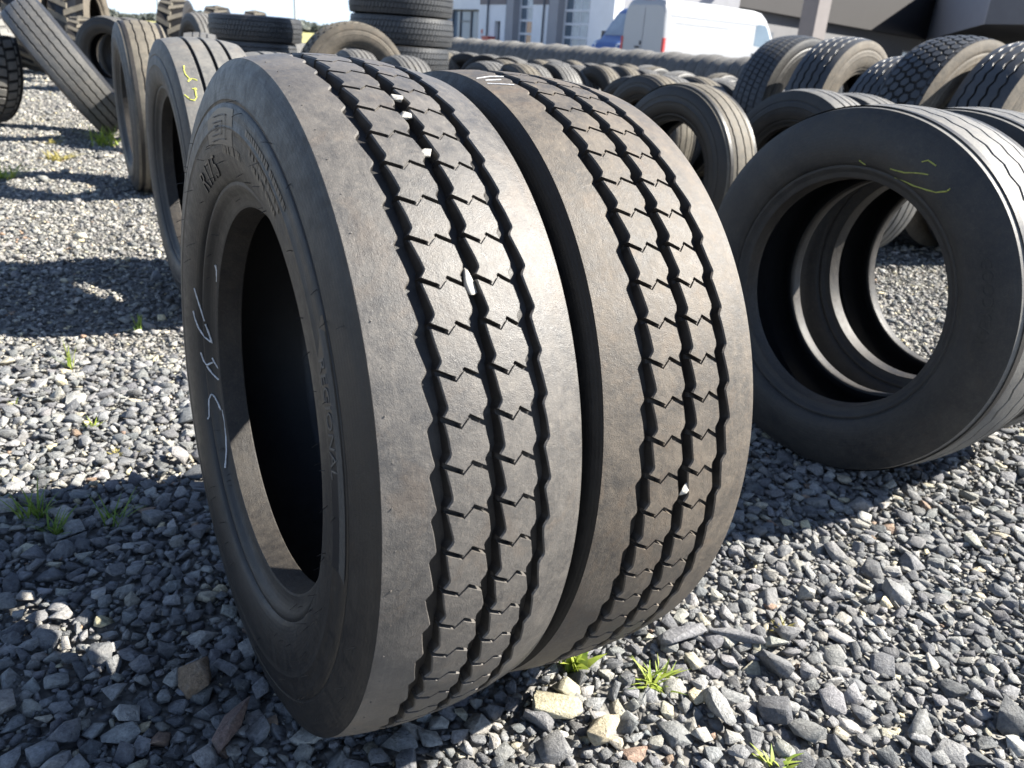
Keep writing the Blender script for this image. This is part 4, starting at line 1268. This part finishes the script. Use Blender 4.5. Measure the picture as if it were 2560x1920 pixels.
# ------------------------------------------------------------------ far things
for i, (x, y, lb) in enumerate(((-28.5, 65.2, 'thin lamp post against the sky, right of the face-on tyre'), (-18.2, 65.2, 'thin lamp post against the sky left of the tall stack'))):
    t = thing('lamp_post', lb, 'lamp post', (x, y, 0), 0.3, 'lamp posts far behind the yard')
    mb = MB(); mb.tube([(0, 0, 0), (0, 0, 4), (0, 0, 8.4)], [0.11, 0.09, 0.06], 8); mb.obj('pole', M['pole'], t, 40)
    mb = MB(); mb.tube([(0, 0, 8.4), (0.4, 0, 8.7), (1.2, 0, 8.8)], 0.045, 6); mb.obj('arm', M['pole'], t, 40)
    mb = MB(); mb.box(1.1, 1.7, -0.14, 0.14, 8.74, 8.86); mb.obj('lamp_head', M['dark_metal'], t)
link('dry_field', mesh_np('dry_field', [(-150, 62, 0.0), (-12, 62, 0.0), (-12, 200, 0.25), (-150, 200, 0.25)], [(0, 1, 2, 3)], [M['field']]), kind='structure')

def tree(name, x, y, h, rad, label, mat, n, seed, leaf=0.28, group=None):
    r_ = random.Random(seed)
    t = thing(name, label, 'tree', (x, y, 0), 0, group)
    mb = MB()
    mb.tube([(0, 0, 0), (0.05, 0, h * 0.3), (0.1, 0.05, h * 0.65)], [0.028 * h, 0.022 * h, 0.012 * h], 8)
    tips = []
    for k in range(9):
        a = r_.uniform(0, TAU)
        tp = Vector((math.cos(a) * rad * r_.uniform(0.3, 0.8), math.sin(a) * rad * r_.uniform(0.3, 0.8), h * r_.uniform(0.5, 0.9)))
        mb.tube([(0.03, 0, h * r_.uniform(0.2, 0.5)), tp * 0.55 + Vector((0, 0, h * 0.22)), tp], [0.011 * h, 0.007 * h, 0.003 * h], 5)
        tips.append(tp)
    mb.obj('trunk', M['bark'], t, 40)
    cl_ = [tp + Vector((r_.gauss(0, 0.25), r_.gauss(0, 0.25), r_.gauss(0, 0.2))) * rad for tp in tips for _ in range(4)]
    mb = MB()
    for i in range(n):
        c_ = r_.choice(cl_)
        p = c_ + Vector((r_.gauss(0, 1), r_.gauss(0, 1), r_.gauss(0, 0.8))) * rad * 0.17
        if p.z < h * 0.16:
            continue
        u_ = Vector((r_.gauss(0, 1), r_.gauss(0, 1), r_.gauss(0, 1))).normalized()
        w_ = u_.orthogonal().normalized()
        s = leaf * r_.uniform(0.6, 1.3)
        mb.add([p - u_ * s, p + w_ * s * 0.5, p + u_ * s, p - w_ * s * 0.5], [(0, 1, 2, 3)])
    mb.obj('crown', mat, t)
    return t
tree('tree', 55.5, 100, 9.0, 4.2, 'pale spring tree past the end of the dark building at the right edge', M['tree_leaf'], 2600, 5, group='trees beyond the dark building')
tree('tree', 50.5, 104, 7.5, 3.4, 'smaller pale tree left of the spring tree beyond the dark building', M['tree_leaf'], 1800, 6, group='trees beyond the dark building')
r_ = random.Random(9)
mb = MB()
for i in range(5200):
    a = r_.random()
    x = -140 + 110 * a
    y = 205 + r_.uniform(0, 8)
    hmax = 1.2 + 0.9 * math.sin(x * 0.21) + 0.6 * math.sin(x * 0.53 + 1)
    p = Vector((x, y, 0.3 + max(0.6, hmax) * r_.random() ** 0.8))
    u_ = Vector((r_.gauss(0, 1), r_.gauss(0, 1), r_.gauss(0, 1))).normalized()
    w_ = u_.orthogonal().normalized()
    mb.add([p - u_ * 0.9, p + w_ * 0.6, p + u_ * 0.9, p - w_ * 0.6], [(0, 1, 2, 3)])
mb.obj('treeline', M['far_green'], None, kind='stuff', label='low dark line of far-off trees on the horizon at the left')
#==END==
